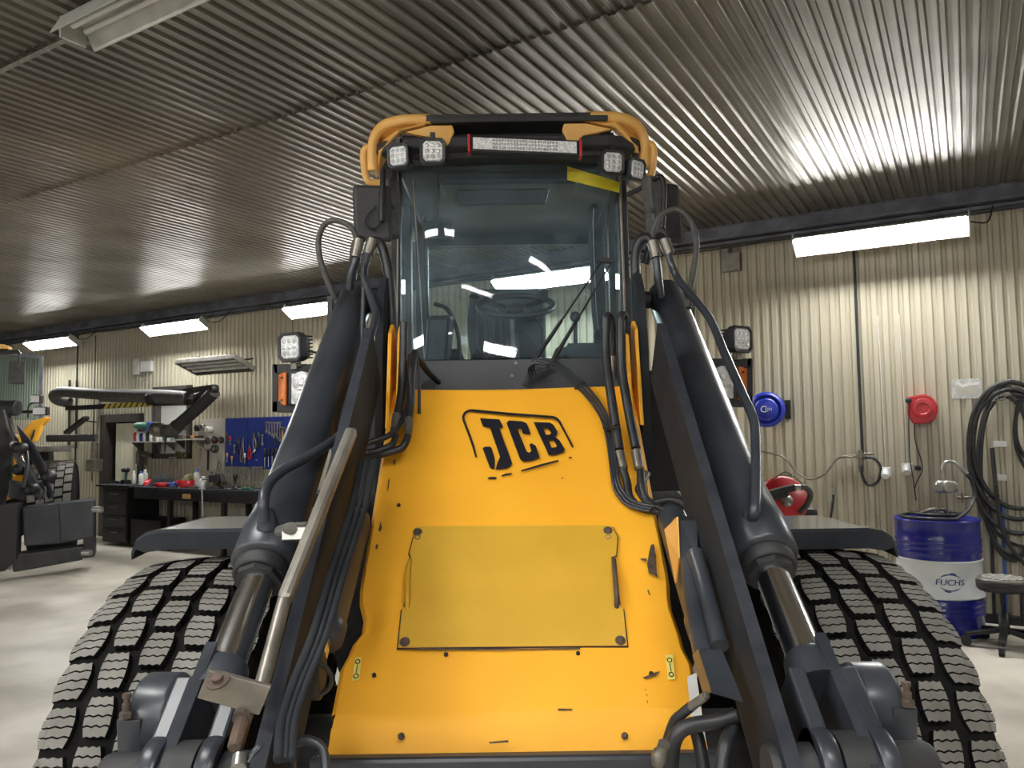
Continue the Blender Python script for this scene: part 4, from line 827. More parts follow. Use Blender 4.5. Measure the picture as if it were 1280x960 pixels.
m = MB(); m.tube([dc+V((-.16, -.02, .90)), dc+V((-.08, -.08, .945)), dc+V((.0, -.1, .95)), dc+V((.06, -.05, .92))], .016, 10, 5); m.lathe(dc+V((.05, -.1, .88)), (.2, -.3, .9), [(.02, 0), (.022, .03), (.015, .035), (.015, .06)], 12); m.build('dispensing_nozzle', 'dullsteel', pm)
# --- work stool
sc0 = PZ(1252, 722, .50); sc0.z = 0
stl = thing('work_stool', 'low black work stool with bright studded round seat beside the drum', 'stool', sc0)
m = MB(); m.lathe(sc0, (0, 0, 1), [(.01, .40), (.15, .41), (.165, .43), (.165, .475), (.155, .485)], 32); m.build('seat', 'dark', stl)
m = MB(); m.lathe(sc0, (0, 0, 1), [(.157, .485), (.157, .497), (.145, .502), (.0, .502)], 32); st2 = m.build('seat_plate', 'dullsteel', stl)
m = MB()
for i in range(-4, 5):
    for j in range(-4, 5):
        if i*i+j*j < 17: m.obox(sc0+V((i*.033, j*.033, .504)), V((.011, .006*(1 if (i+j) % 2 else -1), 0)), V((-.003*(1 if (i+j) % 2 else -1), .005, 0)), V((0, 0, .003)))
m.build('studs', 'white', st2, kind='stuff')
m = MB(); m.lathe(sc0, (0, 0, 1), [(.035, .10), (.035, .25), (.02, .25), (.02, .40)], 16); m.build('column', 'dark', stl)
for k in range(5):
    a = k*2*math.pi/5+.3; d = V((math.cos(a), math.sin(a), 0)); m = MB(); m.bar(sc0+V((0, 0, .13)), sc0+d*.25+V((0, 0, .085)), .05, .03); m.build('leg', 'dark', stl, .006)
    m = MB(); m.cyl(sc0+d*.25+V((-d.y, d.x, 0))*.018+V((0, 0, .036)), sc0+d*.25-V((-d.y, d.x, 0))*.018+V((0, 0, .036)), .036, seg=16); m.cyl(sc0+d*.25+V((0, 0, .05)), sc0+d*.25+V((0, 0, .09)), .01); m.build('caster', 'dark', stl)
# dark crate behind stool, at the picture edge
m = MB(); c = PZ(1282, 742, .40); m.obox(V((c.x+.28, c.y+.02, .30)), TT*.26, NN*.13, V((0, 0, .12))); q = m.build('parts_box', 'dark', bevel=.01, label='black low box behind the work stool, cut by the right picture edge', cat='box')
m = MB(); c0 = V((q.location.x, q.location.y, .09)); m.obox(c0, TT*.24, NN*.11, V((0, 0, .09))); m.build('wooden_plinth', 'rust', bevel=.01, label='dark block on the floor carrying the black box behind the stool', cat='block')
m = MB(); m.obox(PZ(1290, 790, .0)+V((.06, 0, .1)), V((.05, 0, 0)), V((0, .05, 0)), V((0, 0, .1))); m.build('carton', 'wood', bevel=.004, label='small brown carton on the floor at the right picture edge', cat='box')
# --- hoses on the right wall
hb = thing('hose_hanger', 'grey half round wire hose hanger on the right wall', 'hanger', wq(1262, 500))
t_, z_ = wt(1262, 500, .12)
m = MB(); 
for rr in (.125, .085):
    m.tube([wv(t_+rr*math.cos(a), .14, z_+rr*math.sin(a)) for a in [math.radians(k*15) for k in range(0, 13)]], .006, 6, 1)
for k in range(0, 5): a = math.radians(k*45); m.tube([wv(t_+.04*math.cos(a), .14, z_+.04*math.sin(a)), wv(t_+.125*math.cos(a), .14, z_+.125*math.sin(a))], .005, 6, 1)
for a in (0, math.pi/2, math.pi): m.tube([wv(t_+.085*math.cos(a), .0, z_+.085*math.sin(a)), wv(t_+.085*math.cos(a), .14, z_+.085*math.sin(a))], .006, 6, 1)
m.tube([wv(t_+.04*math.cos(math.radians(k*15)), .14, z_+.04*math.sin(math.radians(k*15))) for k in range(13)], .005, 6, 1)
m.build('wire_rack', 'dullsteel', hb)
rnd = random.Random(3)
def coil(label, tc, zc_, rx, rz, turns, d0, r=.015, ph=0., seed=1):
    rr = random.Random(seed); pts = []
    for k in range(turns*14+1):
        a = k/14*2*math.pi+math.pi/2+ph; j = 1+.10*math.sin(k*.37+seed)+rr.uniform(-.02, .02)
        pts.append(wv(tc+rx*j*math.cos(a), d0+.035*math.sin(k*.45+seed), zc_+rz*j*math.sin(a)-(1-math.sin(a))*rz*.06*(k/14)))
    m = MB(); m.tube(pts, r, 8, 3); return m.build('hose_coil', 'hose', label=label, cat='hose', group='black hoses hung on the right wall')
coil('thick black hose coil hanging in long loops from the wire hanger', t_+.02, z_-.40, .30, .50, 3, .16, .019, 0, 2)
coil('black hose coil with tall narrow loops behind the thick one', t_-.05, z_-.55, .20, .62, 3, .09, .015, .3, 5)
coil('smaller black hose coil at right edge below the hanger', t_+.28, z_-.25, .24, .36, 2, .12, .014, .5, 8)
def hz(name, label, pts, r, d, mtl='hose', cat='hose', grp=None):
    o = wtube(pts, r, d).build(name, mtl, label=label, cat=cat)
    if grp: o['group'] = grp
    return o
hz('air_hose', 'thin black hose drooping from a pipe fitting beside the drum to the right edge', [(1222, 622), (1226, 640), (1240, 660), (1262, 678), (1290, 686)], .014, .12)
hz('air_hose', 'black hose falling steeply from the hose coils to the floor at the right edge', [(1240, 560), (1246, 620), (1252, 660), (1268, 690), (1290, 715)], .017, .2)
m = wtube([(1205, 622), (1250, 620)], .009, .05, n=1); m.build('pipe_rail', 'dullsteel', label='short horizontal steel pipe on the wall above the drum', cat='pipe')
m = wtube([(1196, 622), (1210, 622)], .014, .07, n=1); m.tube([wq(1202, 616, .1), wq(1203, 628, .1)], .008, 8, 1); m.lathe(wq(1222, 621, .08)+V((0, 0, -.03)), (0, 0, 1), [(.014, 0), (.014, .04), (.02, .045), (.02, .06)], 10); m.build('tap_fitting', 'dullsteel', label='small valve fitting on the pipe above the drum', cat='valve')
for (x, nm, lb, mt) in ((1239, 'broom', 'dark long handled tool leaning on the wall right of the drum', 'dark'), (1254, 'squeegee', 'blue long handled tool leaning on the wall behind the hoses', 'blue')):
    o = thing(nm, lb, 'tool', wv(wt(x+2, 700, .2)[0], .2, 0)); m = MB(); m.cyl(wv(wt(x+1, 715, .12)[0], .14, .06), wq(x-1, 632, .06), .014, seg=10); m.build('handle', mt, o); m = MB(); tb = wt(x+1, 715, .12)[0]; m.wbox(tb-.12, tb+.12, .11, .17, 0, .07); m.build('head', 'dark', o, .005)
for x, y, lb in ((1240, 555, 'small light switch box beside the hose coils, upper'), (1240, 597, 'small socket box beside the hose coils, lower')):
    m = MB(); t, z = wt(x+10, y, .05); m.wbox(t-.05, t+.05, .0, .05, z-.025, z+.025); m.build('socket_box', 'white', bevel=.004, label=lb, cat='socket')
# --- wall sign
t, z = wt(1208, 486, .02); sg = thing('wall_sign', 'small grey laminated sign with smeared white print on the right wall', 'sign', wv(t, 0, z-.09))
m = MB(); m.wbox(t-.11, t+.11, .018, .024, z-.085, z+.085); m.build('plate', 'signmat', sg, .002)
m = MB(); m.wbox(t-.075, t+.085, .024, .0255, z-.055, z+.02); m.build('paper', 'pegg', sg)
m = MB(); m.tri([[wv(t-.08, .0265, z+.055), wv(t-.05, .0265, z+.058), wv(t-.03, .0265, z+.035), wv(t+.02, .0265, z+.05), wv(t+.10, .0265, z+.055), wv(t+.09, .0265, z+.03), wv(t+.02, .0265, z+.025), wv(t-.03, .0265, z+.012), wv(t-.05, .0265, z+.03)]]); m.build('smeared_print', 'white', sg, recalc=False)
# --- red reel on the wall
t, z = wt(1151, 511, .1); rl = thing('hose_reel', 'small red enclosed reel on the right wall with black cable hanging', 'reel', wv(t, 0, z-.13))
m = MB(); n = 20
pl = [(t-.10, z+.10), (t-.10, z-.05), (t-.06, z-.13)]+[(t+.02+.11*math.cos(math.radians(a)), z-.005+.125*math.sin(math.radians(a))) for a in range(-90, 91, 15)]
wprism(m, pl, .04, .20); rb = m.build('case', 'red', rl, .012)
m = MB(); m.lathe(wv(t+.02, .20, z), DN, [(.085, 0), (.08, .006), (.05, .008), (.045, .004), (.001, .004)], 28, sm=False); m.build('cover_disc', 'red', rb)
m = MB(); m.wbox(t-.06, t+.06, 0, .05, z-.04, z+.04); m.lathe(wv(t-.085, .17, z+.07), DN, [(.025, 0), (.025, .04), (.012, .05)], 12); m.build('bracket', 'dark', rl)
m = wtube([(1137, 502), (1136, 530), (1137, 570), (1141, 595), (1145, 626)], .005, .2); m.tube([wq(1143, 528, .18), wq(1144, 550, .18), wq(1153, 584, .18), wq(1146, 602, .18), wq(1143, 612, .18)], .005, 8, 5); m.build('cable', 'dark', rl)
# --- blue reel on swing bracket
t, z = wt(958, 512, .25); rl = thing('hose_reel', 'round blue hose reel with white emblem on a black swing bracket', 'reel', wv(t, 0, z-.16))
c = wv(t, .25, z); fa = (V((0, 0, CH))-c); fa.z *= .2; fa = (fa.normalized()*.8+DN*.2).normalized(); sd = fa.cross(V((0, 0, 1))).normalized()
m = MB(); m.lathe(c-fa*.09, fa, [(.08, -.01), (.155, 0), (.165, .02), (.165, .10), (.15, .12), (.105, .135), (.10, .15), (.085, .155), (.0, .158)], 36); m.build('drum_case', 'reelblue', rl)
m = MB(); m.torus(c+fa*.045, fa, .135, .008, 36, 6); m.build('case_rib', 'reelblue', rl)
uu = V((0, 0, 1)); sdv = uu.cross(fa).normalized()
if sdv.dot(TT) < 0: sdv = -sdv
m = MB(); e0 = c+fa*.071
for tt_, x0, sz in (('C', -.022, .085), ('EJN', .022, .04)):
    tv, tf = text_mesh(tt_, sz); m.add([e0+sdv*(x0+v.x)+uu*v.y for v in tv], tf)
m.build('emblem', 'white', rl, recalc=False)
m = MB()
for dz in (-.05, .05): m.bar(c+sdv*.12+V((0, 0, dz)), wv(wt(983, 513, .02)[0], .02, z+dz), .02, .02)
tt2 = wt(984, 513, .02)[0]; m.wbox(tt2-.02, tt2+.03, .0, .03, z-.09, z+.09); m.build('swing_bracket', 'dark', rl, .003)
# --- black conduit down the wall with ball valve and hose
cd = thing('air_line', 'black vertical pipe on the wall ending in a valve with a looped hose', 'pipe', wq(1076, 570))
m = MB(); tcx = wt(1073, 450, .03)[0]; m.tube([wv(tcx, .03, 3.4), wv(tcx, .03, wt(1076, 568, .03)[1])], .013, 8, 1); m.build('pipe', 'hose', cd)
m = MB(); q = wq(1076, 570, .05); m.obox(q, TT*.035, NN*.02, V((0, 0, .02))); m.cyl(q+TT*.03+V((0, 0, .02)), q+TT*.11+V((0, 0, .02)), .01); m.cyl(q-TT*.16, q, .011); m.cyl(q+V((0, 0, .05)), q-V((0, 0, .14)), .022); m.build('valve', 'dullsteel', cd)
m = MB(); m.tube([wq(1078, 572, .06), wq(1092, 573, .06), wq(1101, 585, .06), wq(1097, 602, .06), wq(1085, 606, .06), wq(1078, 595, .07), wq(1077, 582, .07)], .012, 10, 6); m.build('hose_loop', 'hose', cd)
m = wtube([(930, 560), (960, 566), (980, 572), (996, 590), (1012, 599), (1030, 593), (1045, 575), (1055, 571), (1066, 571)], .009, .06); m.build('air_hose', 'dullsteel', cd)
hz('coupling_hose', 'short black hose with brass coupling hanging on the wall above the right fender', [(1042, 612), (1041, 630), (1037, 655)], .011, .05)
m = MB(); m.cyl(wq(1043, 610, .05), wq(1042, 618, .05), .018); m.cyl(wq(1039, 624, .07), wq(1036, 634, .09), .014); m.build('brass_coupling', 'galv', label='steel quick coupling at the top of the short hose on the wall', cat='coupling')
for x, y, k in ((1107, 590, 0), (1134, 585, 1)):
    t, z = wt(x, y, .05); o = thing('wall_socket', ('white angled power plug socket left of the red reel cable', 'white power socket with black plug under the red reel')[k], 'socket', wv(t, 0, z-.05))
    m = MB(); m.wbox(t-.045, t+.045, 0, .06, z-.04, z+.04); m.build('box', 'white', o, .006)
    m = MB(); m.lathe(wv(t, .06, z), (DN+V((0, 0, -.8))).normalized(), [(.034, -.01), (.034, .05), (.03, .06)], 14); m.build('plug_inlet', 'white', o)
    if k: m = MB(); m.lathe(wv(t+.06, .08, z), TT, [(.02, 0), (.02, .04), (.01, .05)], 10); m.build('plug', 'dark', o)
    m = MB(); m.tube([wv(t, .02, z+.04), wv(t, .02, z+.4), wv(t-.01, .02, 2.6)], .004, 5, 1); m.build('wire', 'white', o)
# junction box on wall under beam
t, z = wt(914, 328, .05); m = MB(); m.wbox(t-.09, t+.09, 0, .08, z-.09, z+.09); m.tube([wv(t, .05, z+.09), wv(t, .05, 3.42)], .012, 8, 1); m.build('junction_box', 'dullsteel', bevel=.006, label='grey junction box under the corner beam right of the cab', cat='electrical box')
# --- big red reel seen behind the right cylinder
c = P(981, 627, 5.4); rl = thing('hose_reel', 'large red hose reel lying on a brown cabinet behind the right cylinder', 'reel', c-V((0, 0, .16)))
m = MB(); m.lathe(c-V((0, -.06, 0)), V((.1, -1, .25)), [(.12, 0), (.168, .01), (.172, .03), (.168, .05), (.15, .07), (.0, .08)], 40); m.build('flange', 'red', rl)
m = MB(); m.lathe(c-V((0, .0, 0)), V((.1, -1, .25)), [(.04, 0), (.04, .05), (.02, .06)], 16); m.build('hub', 'galv', rl)
m = MB(); m.bar(P(958, 618, 5.25), P(993, 609, 5.25), .06, .045); m.bar(P(950, 628, 5.25), P(985, 617, 5.25), .05, .03); m.build('grip', 'dark', rl, .01)
m = MB(); m.cyl(P(993, 609, 5.25), P(1001, 609, 5.25), .018); m.build('nozzle_collar', 'galv', rl)
m = MB(); m.tube([P(1000, 609, 5.25), P(1008, 610, 5.25), P(1013, 618, 5.27), P(1009, 630, 5.3), P(1000, 640, 5.36)], .02, 10, 6); m.tube([P(965, 600, 5.3), P(975, 594, 5.3), P(992, 596, 5.3), P(1004, 606, 5.35)], .004, 6, 5); m.tube([P(970, 597, 5.3), P(981, 590, 5.3), P(990, 594, 5.3)], .004, 6, 4); m.build('hose_end', 'dusty', rl)
c2 = P(985, 655, 5.55); zt = P(985, 634, 5.55).z
m = MB(); x1 = P(1017, 640, 5.55).x; m.box(x1-.5, x1, 5.45, 5.8, 0, zt); m.build('metal_cabinet', 'rust', bevel=.03, label='dark brown metal cabinet behind the right front fender', cat='cabinet')
# ============================================================ LEFT WALL AREA
def pxz(py, px, d): return wt(px, py, d)[1]
# workbench
D0, D1 = .06, .58
tL, zt = wt(133, 609, .55); zt = .885
bt0, bt1 = -11.45, -6.3
wbn = thing('workbench', 'long dark steel workbench against the back wall covered in tools', 'workbench', wv((bt0+bt1)/2, .3, 0))
m = MB(); m.wbox(bt0+.75, bt1, D0, D1, zt-.045, zt); m.build('worktop', 'grey', wbn, .004)
m = MB(); m.wbox(bt0+.75, bt1, D1-.03, D1-.01, zt-.17, zt-.045); m.build('apron', 'dark', wbn)
for t in (-9.9, -8.75, -7.4):
    for d in (D0+.05, D1-.05): m = MB(); m.wbox(t-.03, t+.03, d-.03, d+.03, 0, zt-.045); m.build('leg', 'dark', wbn)
m = MB(); m.wbox(-9.9, bt1, D0, D1-.06, .28, .31); m.build('lower_shelf', 'dark', wbn)
cab_ = thing('drawer_cabinet', 'black drawer cabinet carrying the left end of the workbench', 'cabinet', wv(bt0+.35, .3, 0))
m = MB(); m.wbox(bt0, bt0+.62, D0, D1, 0.04, zt-.01); m.build('body', 'dark', cab_, .004)
m = MB(); m.wbox(bt0-.12, bt0+.74, D0, D1+.05, zt-.01, zt+.02); m.build('top_plate', 'grey', cab_, .003)
for k in range(4):
    z0 = .84-(k+1)*.19; m = MB(); m.wbox(bt0+.02, bt0+.60, D1, D1+.015, z0, z0+.17); dd_ = m.build('drawer', 'darkplastic', cab_, .003)
    m = MB(); m.wbox(bt0+.2, bt0+.42, D1+.015, D1+.03, z0+.11, z0+.125); m.build('handle', 'dullsteel', dd_)
m = MB(); m.wbox(bt0+.66, bt0+1.35, D0+.05, D1-.02, 0, .42); m.build('storage_bin', 'dark', bevel=.02, label='black storage bin on the floor under the workbench', cat='bin')
m = MB(); m.wbox(-9.55, -9.05, D0+.1, D1-.12, .31, .44); m.build('tool_case', 'cloth', bevel=.04, label='dark tool case on the lower shelf of the bench, left', cat='case')
m = MB(); m.wbox(-8.3, -7.9, D0+.1, D1-.12, .31, .40); m.build('tool_case', 'galv', bevel=.02, label='pale metal box on the lower shelf of the bench, right', cat='case')
for k in range(9):
    t = -9.0+k*.13; m = MB(); m.lathe(wv(t, .3+.05*(k % 3), .315), (.3, .2*(k % 3), 1), [(.03, 0), (.045, .02), (.03, .08), (.02, .09)], 8); o = m.build('spare_part', ('dullsteel', 'rust', 'dark')[k % 3], label='small %s part on the lower bench shelf, %s from the left' % (('grey', 'rusty', 'black')[k % 3], ('first', 'second', 'third', 'fourth', 'fifth', 'sixth', 'seventh', 'eighth', 'ninth')[k]), cat='spare part', group='spare parts on the lower bench shelf')
# bench items
def B(px, dd=.35): t, z = wt(px, 606, dd); return wv(t, dd, zt), t
def item(name, label, cat, px, dd=.35): p, t = B(px, dd); return thing(name, label, cat, p), p, t
def lab(o, l, c, g=None):
    o['label'] = l; o['category'] = c
    if g: o['group'] = g
    return o
def bottle(name, label, px, dd, r, h, m1, m2, z0=None, t=None, cat='bottle', group=None):
    if t is None: p, t = B(px, dd)
    else: p = wv(t, dd, z0)
    o = thing(name, label, cat, p, group)
    m = MB(); m.lathe(p, (0, 0, 1), [(r*.9, 0), (r, .01), (r, h*.68), (r*.8, h*.78), (r*.4, h*.86), (r*.38, h*.9)], 14); m.build('body', m1, o)
    m = MB(); m.lathe(p, (0, 0, 1), [(r*.45, h*.88), (r*.45, h), (.004, h)], 12); m.build('cap', m2, o); return o
o, p, t = item('cordless_drill', 'dark cordless drill standing upright on the left end of the bench', 'drill', 157)
p = p+V((0, 0, .02)); m = MB(); m.obox(p+V((0, 0, .03)), TT*.06, NN*.05, V((0, 0, .03))); m.build('battery', 'dark', o, .008)
m = MB(); m.bar(p+V((0, 0, .05)), p+TT*.01+V((0, 0, .18)), .035, .04, TT); m.build('grip', 'green', o, .01); m = MB(); m.cyl(p-TT*.07+V((0, 0, .21)), p+TT*.06+V((0, 0, .21)), .035); m.cyl(p+TT*.06+V((0, 0, .21)), p+TT*.1+V((0, 0, .21)), .02, .012); m.build('motor_housing', 'dark', o)
m = MB(); p, t = B(143, .3); m.obox(p+V((0, 0, .03)), TT*.1, NN*.08, V((0, 0, .012))); m.cyl(p-TT*.05+V((0, 0, .045)), p+TT*.08+V((0, 0, .045)), .012); lab(m.build('hand_tool', 'dark', bevel=.003), 'flat dark hand tool on the cabinet top left of the drill', 'tool')
bottle('spray_bottle', 'white spray bottle with blue label on the bench beside the drill', 176, .42, .04, .22, 'white', 'blue'); bottle('spray_bottle', 'clear pale bottle behind the blue labelled spray bottle', 181, .30, .045, .24, 'lampwhite', 'white')
bottle('spray_can', 'slim white can on the bench just right of the drill', 167, .3, .03, .22, 'white', 'white')
def heap(name, label, cat, px, w_, h_, mt, dd=.35, seed=1):
    p, t = B(px, dd); rr = random.Random(seed); m = MB()
    n = 18; prof = []
    vs = []; 
    for j in range(6):
        for i in range(n):
            a = i/n*2*math.pi; q = math.cos(j/5*1.5); z = h_*math.sin(j/5*1.57)*(1+rr.uniform(-.15, .15)); vs.append(p+TT*w_*q*math.cos(a)*(1+rr.uniform(-.12, .12))+NN*.14*q*math.sin(a)+V((0, 0, max(0, z))))
    m.add(vs, [(j*n+i, j*n+(i+1) % n, (j+1)*n+(i+1) % n, (j+1)*n+i) for j in range(5) for i in range(n)]+[tuple(range(5*n, 6*n))], True); return lab(m.build(name, mt), label, cat)
heap('work_jacket', 'crumpled dark work jacket lying on the bench', 'jacket', 202, .20, .16, 'cloth', .25, 3)
heap('rag', 'small dark red rag on the bench beside the jacket', 'rag', 188, .07, .09, 'red', .28, 4); heap('cap', 'olive cap lying on things at the back of the bench', 'cap', 236, .07, .17, 'olive', .2, 5)
def bowl(label, px, w_, h_, mt, dd=.45):
    p, t = B(px, dd); o = thing('parts_tray', label, 'tray', p); m = MB(); m.lathe(p, (0, 0, 1), [(w_*.8, 0), (w_, h_), (w_*.93, h_), (w_*.75, .01), (.01, .01)], 20); m.build('bowl', mt, o)
    m = MB()
    for k in range(5): m.lathe(p+TT*(w_*.35*math.cos(k*1.3))+NN*(w_*.35*math.sin(k*1.3))+V((0, 0, .012)), (math.cos(k), .3, 1), [(.02, 0), (.02, .03), (.01, h_*.9)], 6)
    m.build('bolts', 'dullsteel', o, kind='stuff')
bowl('red round parts tray at the front of the bench', 203, .11, .06, 'red'); bowl('larger red parts tray behind the blue can', 232, .13, .10, 'red', .33); bowl('blue parts tray between the two red trays', 217, .07, .07, 'blue', .4)
bottle('oil_jug', 'white oil jug on the bench left of the vise', 254, .45, .06, .17, 'white', 'white', cat='jug'); bottle('spray_bottle', 'clear bottle at the back of the bench left of the vise', 246, .22, .045, .25, 'lampwhite', 'blue')
# vise
o, p, t = item('bench_vise', 'dark cast iron bench vise with bright jaw on the bench', 'vise', 271, .42)
m = MB(); m.lathe(p, (0, 0, 1), [(.09, 0), (.09, .03), (.05, .05), (.05, .1)], 16); m.build('base', 'rust', o)
m = MB(); m.obox(p+V((0, 0, .14))-TT*.02, TT*.10, NN*.05, V((0, 0, .05))); m.prism([p+TT*a+V((0, 0, b))-NN*.04 for a, b in ((-.02, .14), (.1, .12), (.15, .06), (.16, .1), (.12, .2), (-.02, .22))], NN*.08); m.build('body', 'blackm', o, .01)
m = MB(); m.obox(p+V((0, 0, .215))-TT*.03, TT*.035, NN*.06, V((0, 0, .02))); m.cyl(p-TT*.12+V((0, 0, .13)), p-TT*.2+V((0, 0, .13)), .014); m.cyl(p-TT*.19-NN*.1+V((0, 0, .13)), p-TT*.19+NN*.1+V((0, 0, .13)), .008); m.build('jaw', 'galv', o, .003)
o, p, t = item('drill_stand', 'small black tool standing on the bench right of the vise', 'tool', 294, .35); m = MB(); m.lathe(p, (0, 0, 1), [(.06, 0), (.06, .02), (.02, .04), (.02, .14), (.035, .15), (.03, .2), (.01, .22)], 14); m.build('stand', 'dark', o)
m = MB(); p, t = B(309, .45); m.obox(p+V((0, 0, .015)), TT*.09, NN*.03, V((0, 0, .015))); m.lathe(p-TT*.06+V((0, 0, .02)), TT, [(.025, 0), (.03, .02), (.02, .05)], 10); lab(m.build('air_tool', 'green', bevel=.004), 'pale green air tool lying near the front of the bench', 'tool')
rr = random.Random(11)
for k in range(16):
    px = (150, 163, 171, 186, 210, 214, 224, 241, 249, 259, 284, 289, 300, 304, 316, 322)[k]; p, t = B(px, .5-.05*(k % 5)); L_ = rr.uniform(.05, .10); a = rr.uniform(0, 3); d = TT*math.cos(a)+NN*math.sin(a)
    m = MB(); m.cyl(p-d*L_+V((0, 0, .012)), p+d*L_+V((0, 0, .012)), .008, seg=8); m.lathe(p+d*L_+V((0, 0, .014)), d, [(.014, 0), (.014, .02)], 6); lab(m.build('socket_wrench', ('steelt', 'dullsteel', 'dark')[k % 3]), 'loose %s hand tool on the bench top, %s from the left' % (('bright', 'dull', 'black')[k % 3], ORD[k]), 'tool', 'loose hand tools on the bench')
o = MB(); t, z = wt(233, 622, .0); t = wt(232, 622, .6)[0]; o.wbox(t-.075, t+.075, D1-.01, D1+.02, zt-.14, zt-.075); lab(o.build('wood_block', 'wood', bevel=.003), 'orange wood label block on the front edge of the bench', 'block')
t = wt(255, 625, .6)[0]; m = MB(); m.cyl(wv(t-.01, D1+.03, zt-.36), wv(t-.03, D1+.03, zt+.0), .012, seg=10); m.cyl(wv(t-.09, D1+.03, zt+.005), wv(t+.04, D1+.03, zt+.005), .012, seg=10); lab(m.build('pull_bar', 'steelt'), 'bright steel T bar hanging over the front edge of the bench', 'tool')
# --- pegboards and tools
def board(name, label, x0, y0, x1, y1, mt, d0=.025, d1=.04, holes=True):
    t0, z1 = wt(x0, y0, d1); t1, _ = wt(x1, y0, d1); _, z0 = wt(x0, y1, d1)
    o = thing(name, label, 'pegboard', wv((t0+t1)/2, 0, z0)); m = MB(); m.wbox(t0, t1, d0, d1, z0, z1); m.build('panel', mt, o, .003)
    if holes:
        m = MB(); nx, nz = int((t1-t0)/.055), int((z1-z0)/.055)
        for i in range(nx):
            for j in range(nz): a, b = t0+.03+i*.055, z0+.03+j*.055; m.wbox(a-.005, a+.005, d1, d1+.0006, b-.005, b+.005)
        m.build('holes', 'dark', o, kind='stuff')
    return o
board('pegboard', 'blue perforated tool board, left panel above the vise', 282, 523, 308.5, 583, 'peg'); board('pegboard', 'blue perforated tool board, right panel behind the loader cylinder', 309.5, 522, 372, 586, 'peg')
board('pegboard', 'pale grey tool board left of the blue boards', 250, 524, 281, 588, 'pegg', holes=False)
def wtool(kind, px, y0, y1, label, mt='steelt', tilt=0., grp='tools hung on the blue boards'):
    d = .065; t, z1 = wt(px, y0, d); _, z0 = wt(px, y1, d); h = z1-z0; c = (z0+z1)/2; ux = TT*math.cos(tilt)-V((0, 0, 1))*math.sin(tilt); uz = TT*math.sin(tilt)+V((0, 0, 1))*math.cos(tilt); o0 = wv(t, d, c)
    q = lambda a, b, e=0: o0+ux*a+uz*b*h/2+DN*e
    o = thing(kind, label, 'tool', wv(t, .04, z0), grp)
    if kind == 'wrench':
        m = MB(); m.bar(q(0, -.8), q(0, .8), .014, .010, DN); m.torus(q(0, -.9), DN, .016, .006, 14, 6); m.build('shank', mt, o)
        m = MB(); m.prism([q(a, b, -.005) for a, b in ((-.01, .7), (-.022, .84), (-.018, 1), (-.008, .9), (.008, .9), (.018, 1), (.022, .84), (.01, .7))], DN*.01); m.build('jaw', mt, o)
    elif kind == 'pliers':
        for s in (-1, 1): m = MB(); m.tube([q(s*.005, .5), q(s*.022, 0), q(s*.028, -.5), q(s*.015, -1)], .009, 8, 4); m.build('handle', mt, o)
        m = MB(); m.prism([q(a, b, -.006) for a, b in ((-.018, .35), (-.012, 1), (.012, 1), (.018, .35))], DN*.012); m.build('jaws', 'dullsteel', o)
    elif kind == 'screwdriver':
        m = MB(); m.cyl(q(0, -1), q(0, .2), .005, seg=8); m.build('blade', 'steelt', o); m = MB(); m.lathe(q(0, .1), uz, [(.008, 0), (.015, .01), (.015, h*.38), (.008, h*.44)], 10); m.build('handle', mt, o)
    elif kind == 'hammer':
        m = MB(); m.bar(q(0, -1), q(0, .8), .018, .018, DN); m.build('handle', mt, o); m = MB(); m.cyl(q(-.05, .85), q(.05, .85), .018, seg=12); m.build('head', 'dullsteel', o)
    return o
wtool('pliers', 284.5, 539, 556, 'large brown handled nippers at the left edge of the blue board', 'rust2', -.5)
wtool('pliers', 298, 548, 568, 'dark pliers low on the left blue panel', 'dark'); wtool('pliers', 303, 546, 578, 'longer pliers near the middle of the blue boards', 'dullsteel', .1)
wtool('pliers', 318, 541, 562, 'steel pliers high on the right blue panel', 'dullsteel', -.1); wtool('pliers', 323, 540, 560, 'dark handled pliers beside the steel ones', 'dark')
wtool('screwdriver', 290, 570, 582, 'small screwdriver at the lower left of the blue board', 'orange'); wtool('screwdriver', 284, 566, 578, 'small yellow handled tool at the lower left corner', 'wood')
wtool('screwdriver', 316, 560, 572, 'bright chisel hung slanting on the right blue panel', 'white', .9); wtool('hammer', 353, 534, 552, 'hammer on the right blue panel beside the loader cylinder', 'wood')
for k in range(9): wtool('wrench', 285+k*3.1, 584, 584+11+k*.7, 'small steel wrench under the left blue board, %s from the left' % ORD[k], grp='wrench row under the left blue board')
for k in range(5): wtool('wrench', 315+k*3.0, 583, 604+k*.5, 'long combination wrench under the right blue board, %s from the left' % ORD[k], grp='long wrenches under the right blue board')
for k in range(6): wtool('wrench', 333+k*3.4, 527, 540+k*2.2, 'wrench in the top right row of the blue board, %s from the left' % ORD[k], grp='wrenches in the top right row')
for k in range(5): wtool('screwdriver', 331+k*4.6, 560, 585-k*1.5, 'dark long tool low on the right blue board, %s from the left' % ORD[k], 'dark', grp='long tools in the lower right row')
for k, (x, y0, y1, kd, mt, lb) in enumerate(((288, 545, 556, 'screwdriver', 'red', 'small red handled screwdriver high on the left blue panel'), (293, 556, 566, 'wrench', 'steelt', 'short bright wrench in the middle of the left blue panel'), (312, 556, 574, 'pliers', 'red', 'red handled pliers at the left edge of the right blue panel'), (328, 543, 556, 'wrench', 'steelt', 'single bright wrench in the middle of the right blue panel'), (306, 566, 580, 'screwdriver', 'white', 'white handled tool low between the two blue panels'), (345, 541, 556, 'pliers', 'dark', 'dark pliers at the right of the right blue panel'))):
    wtool(kd, x, y0, y1, lb, mt)
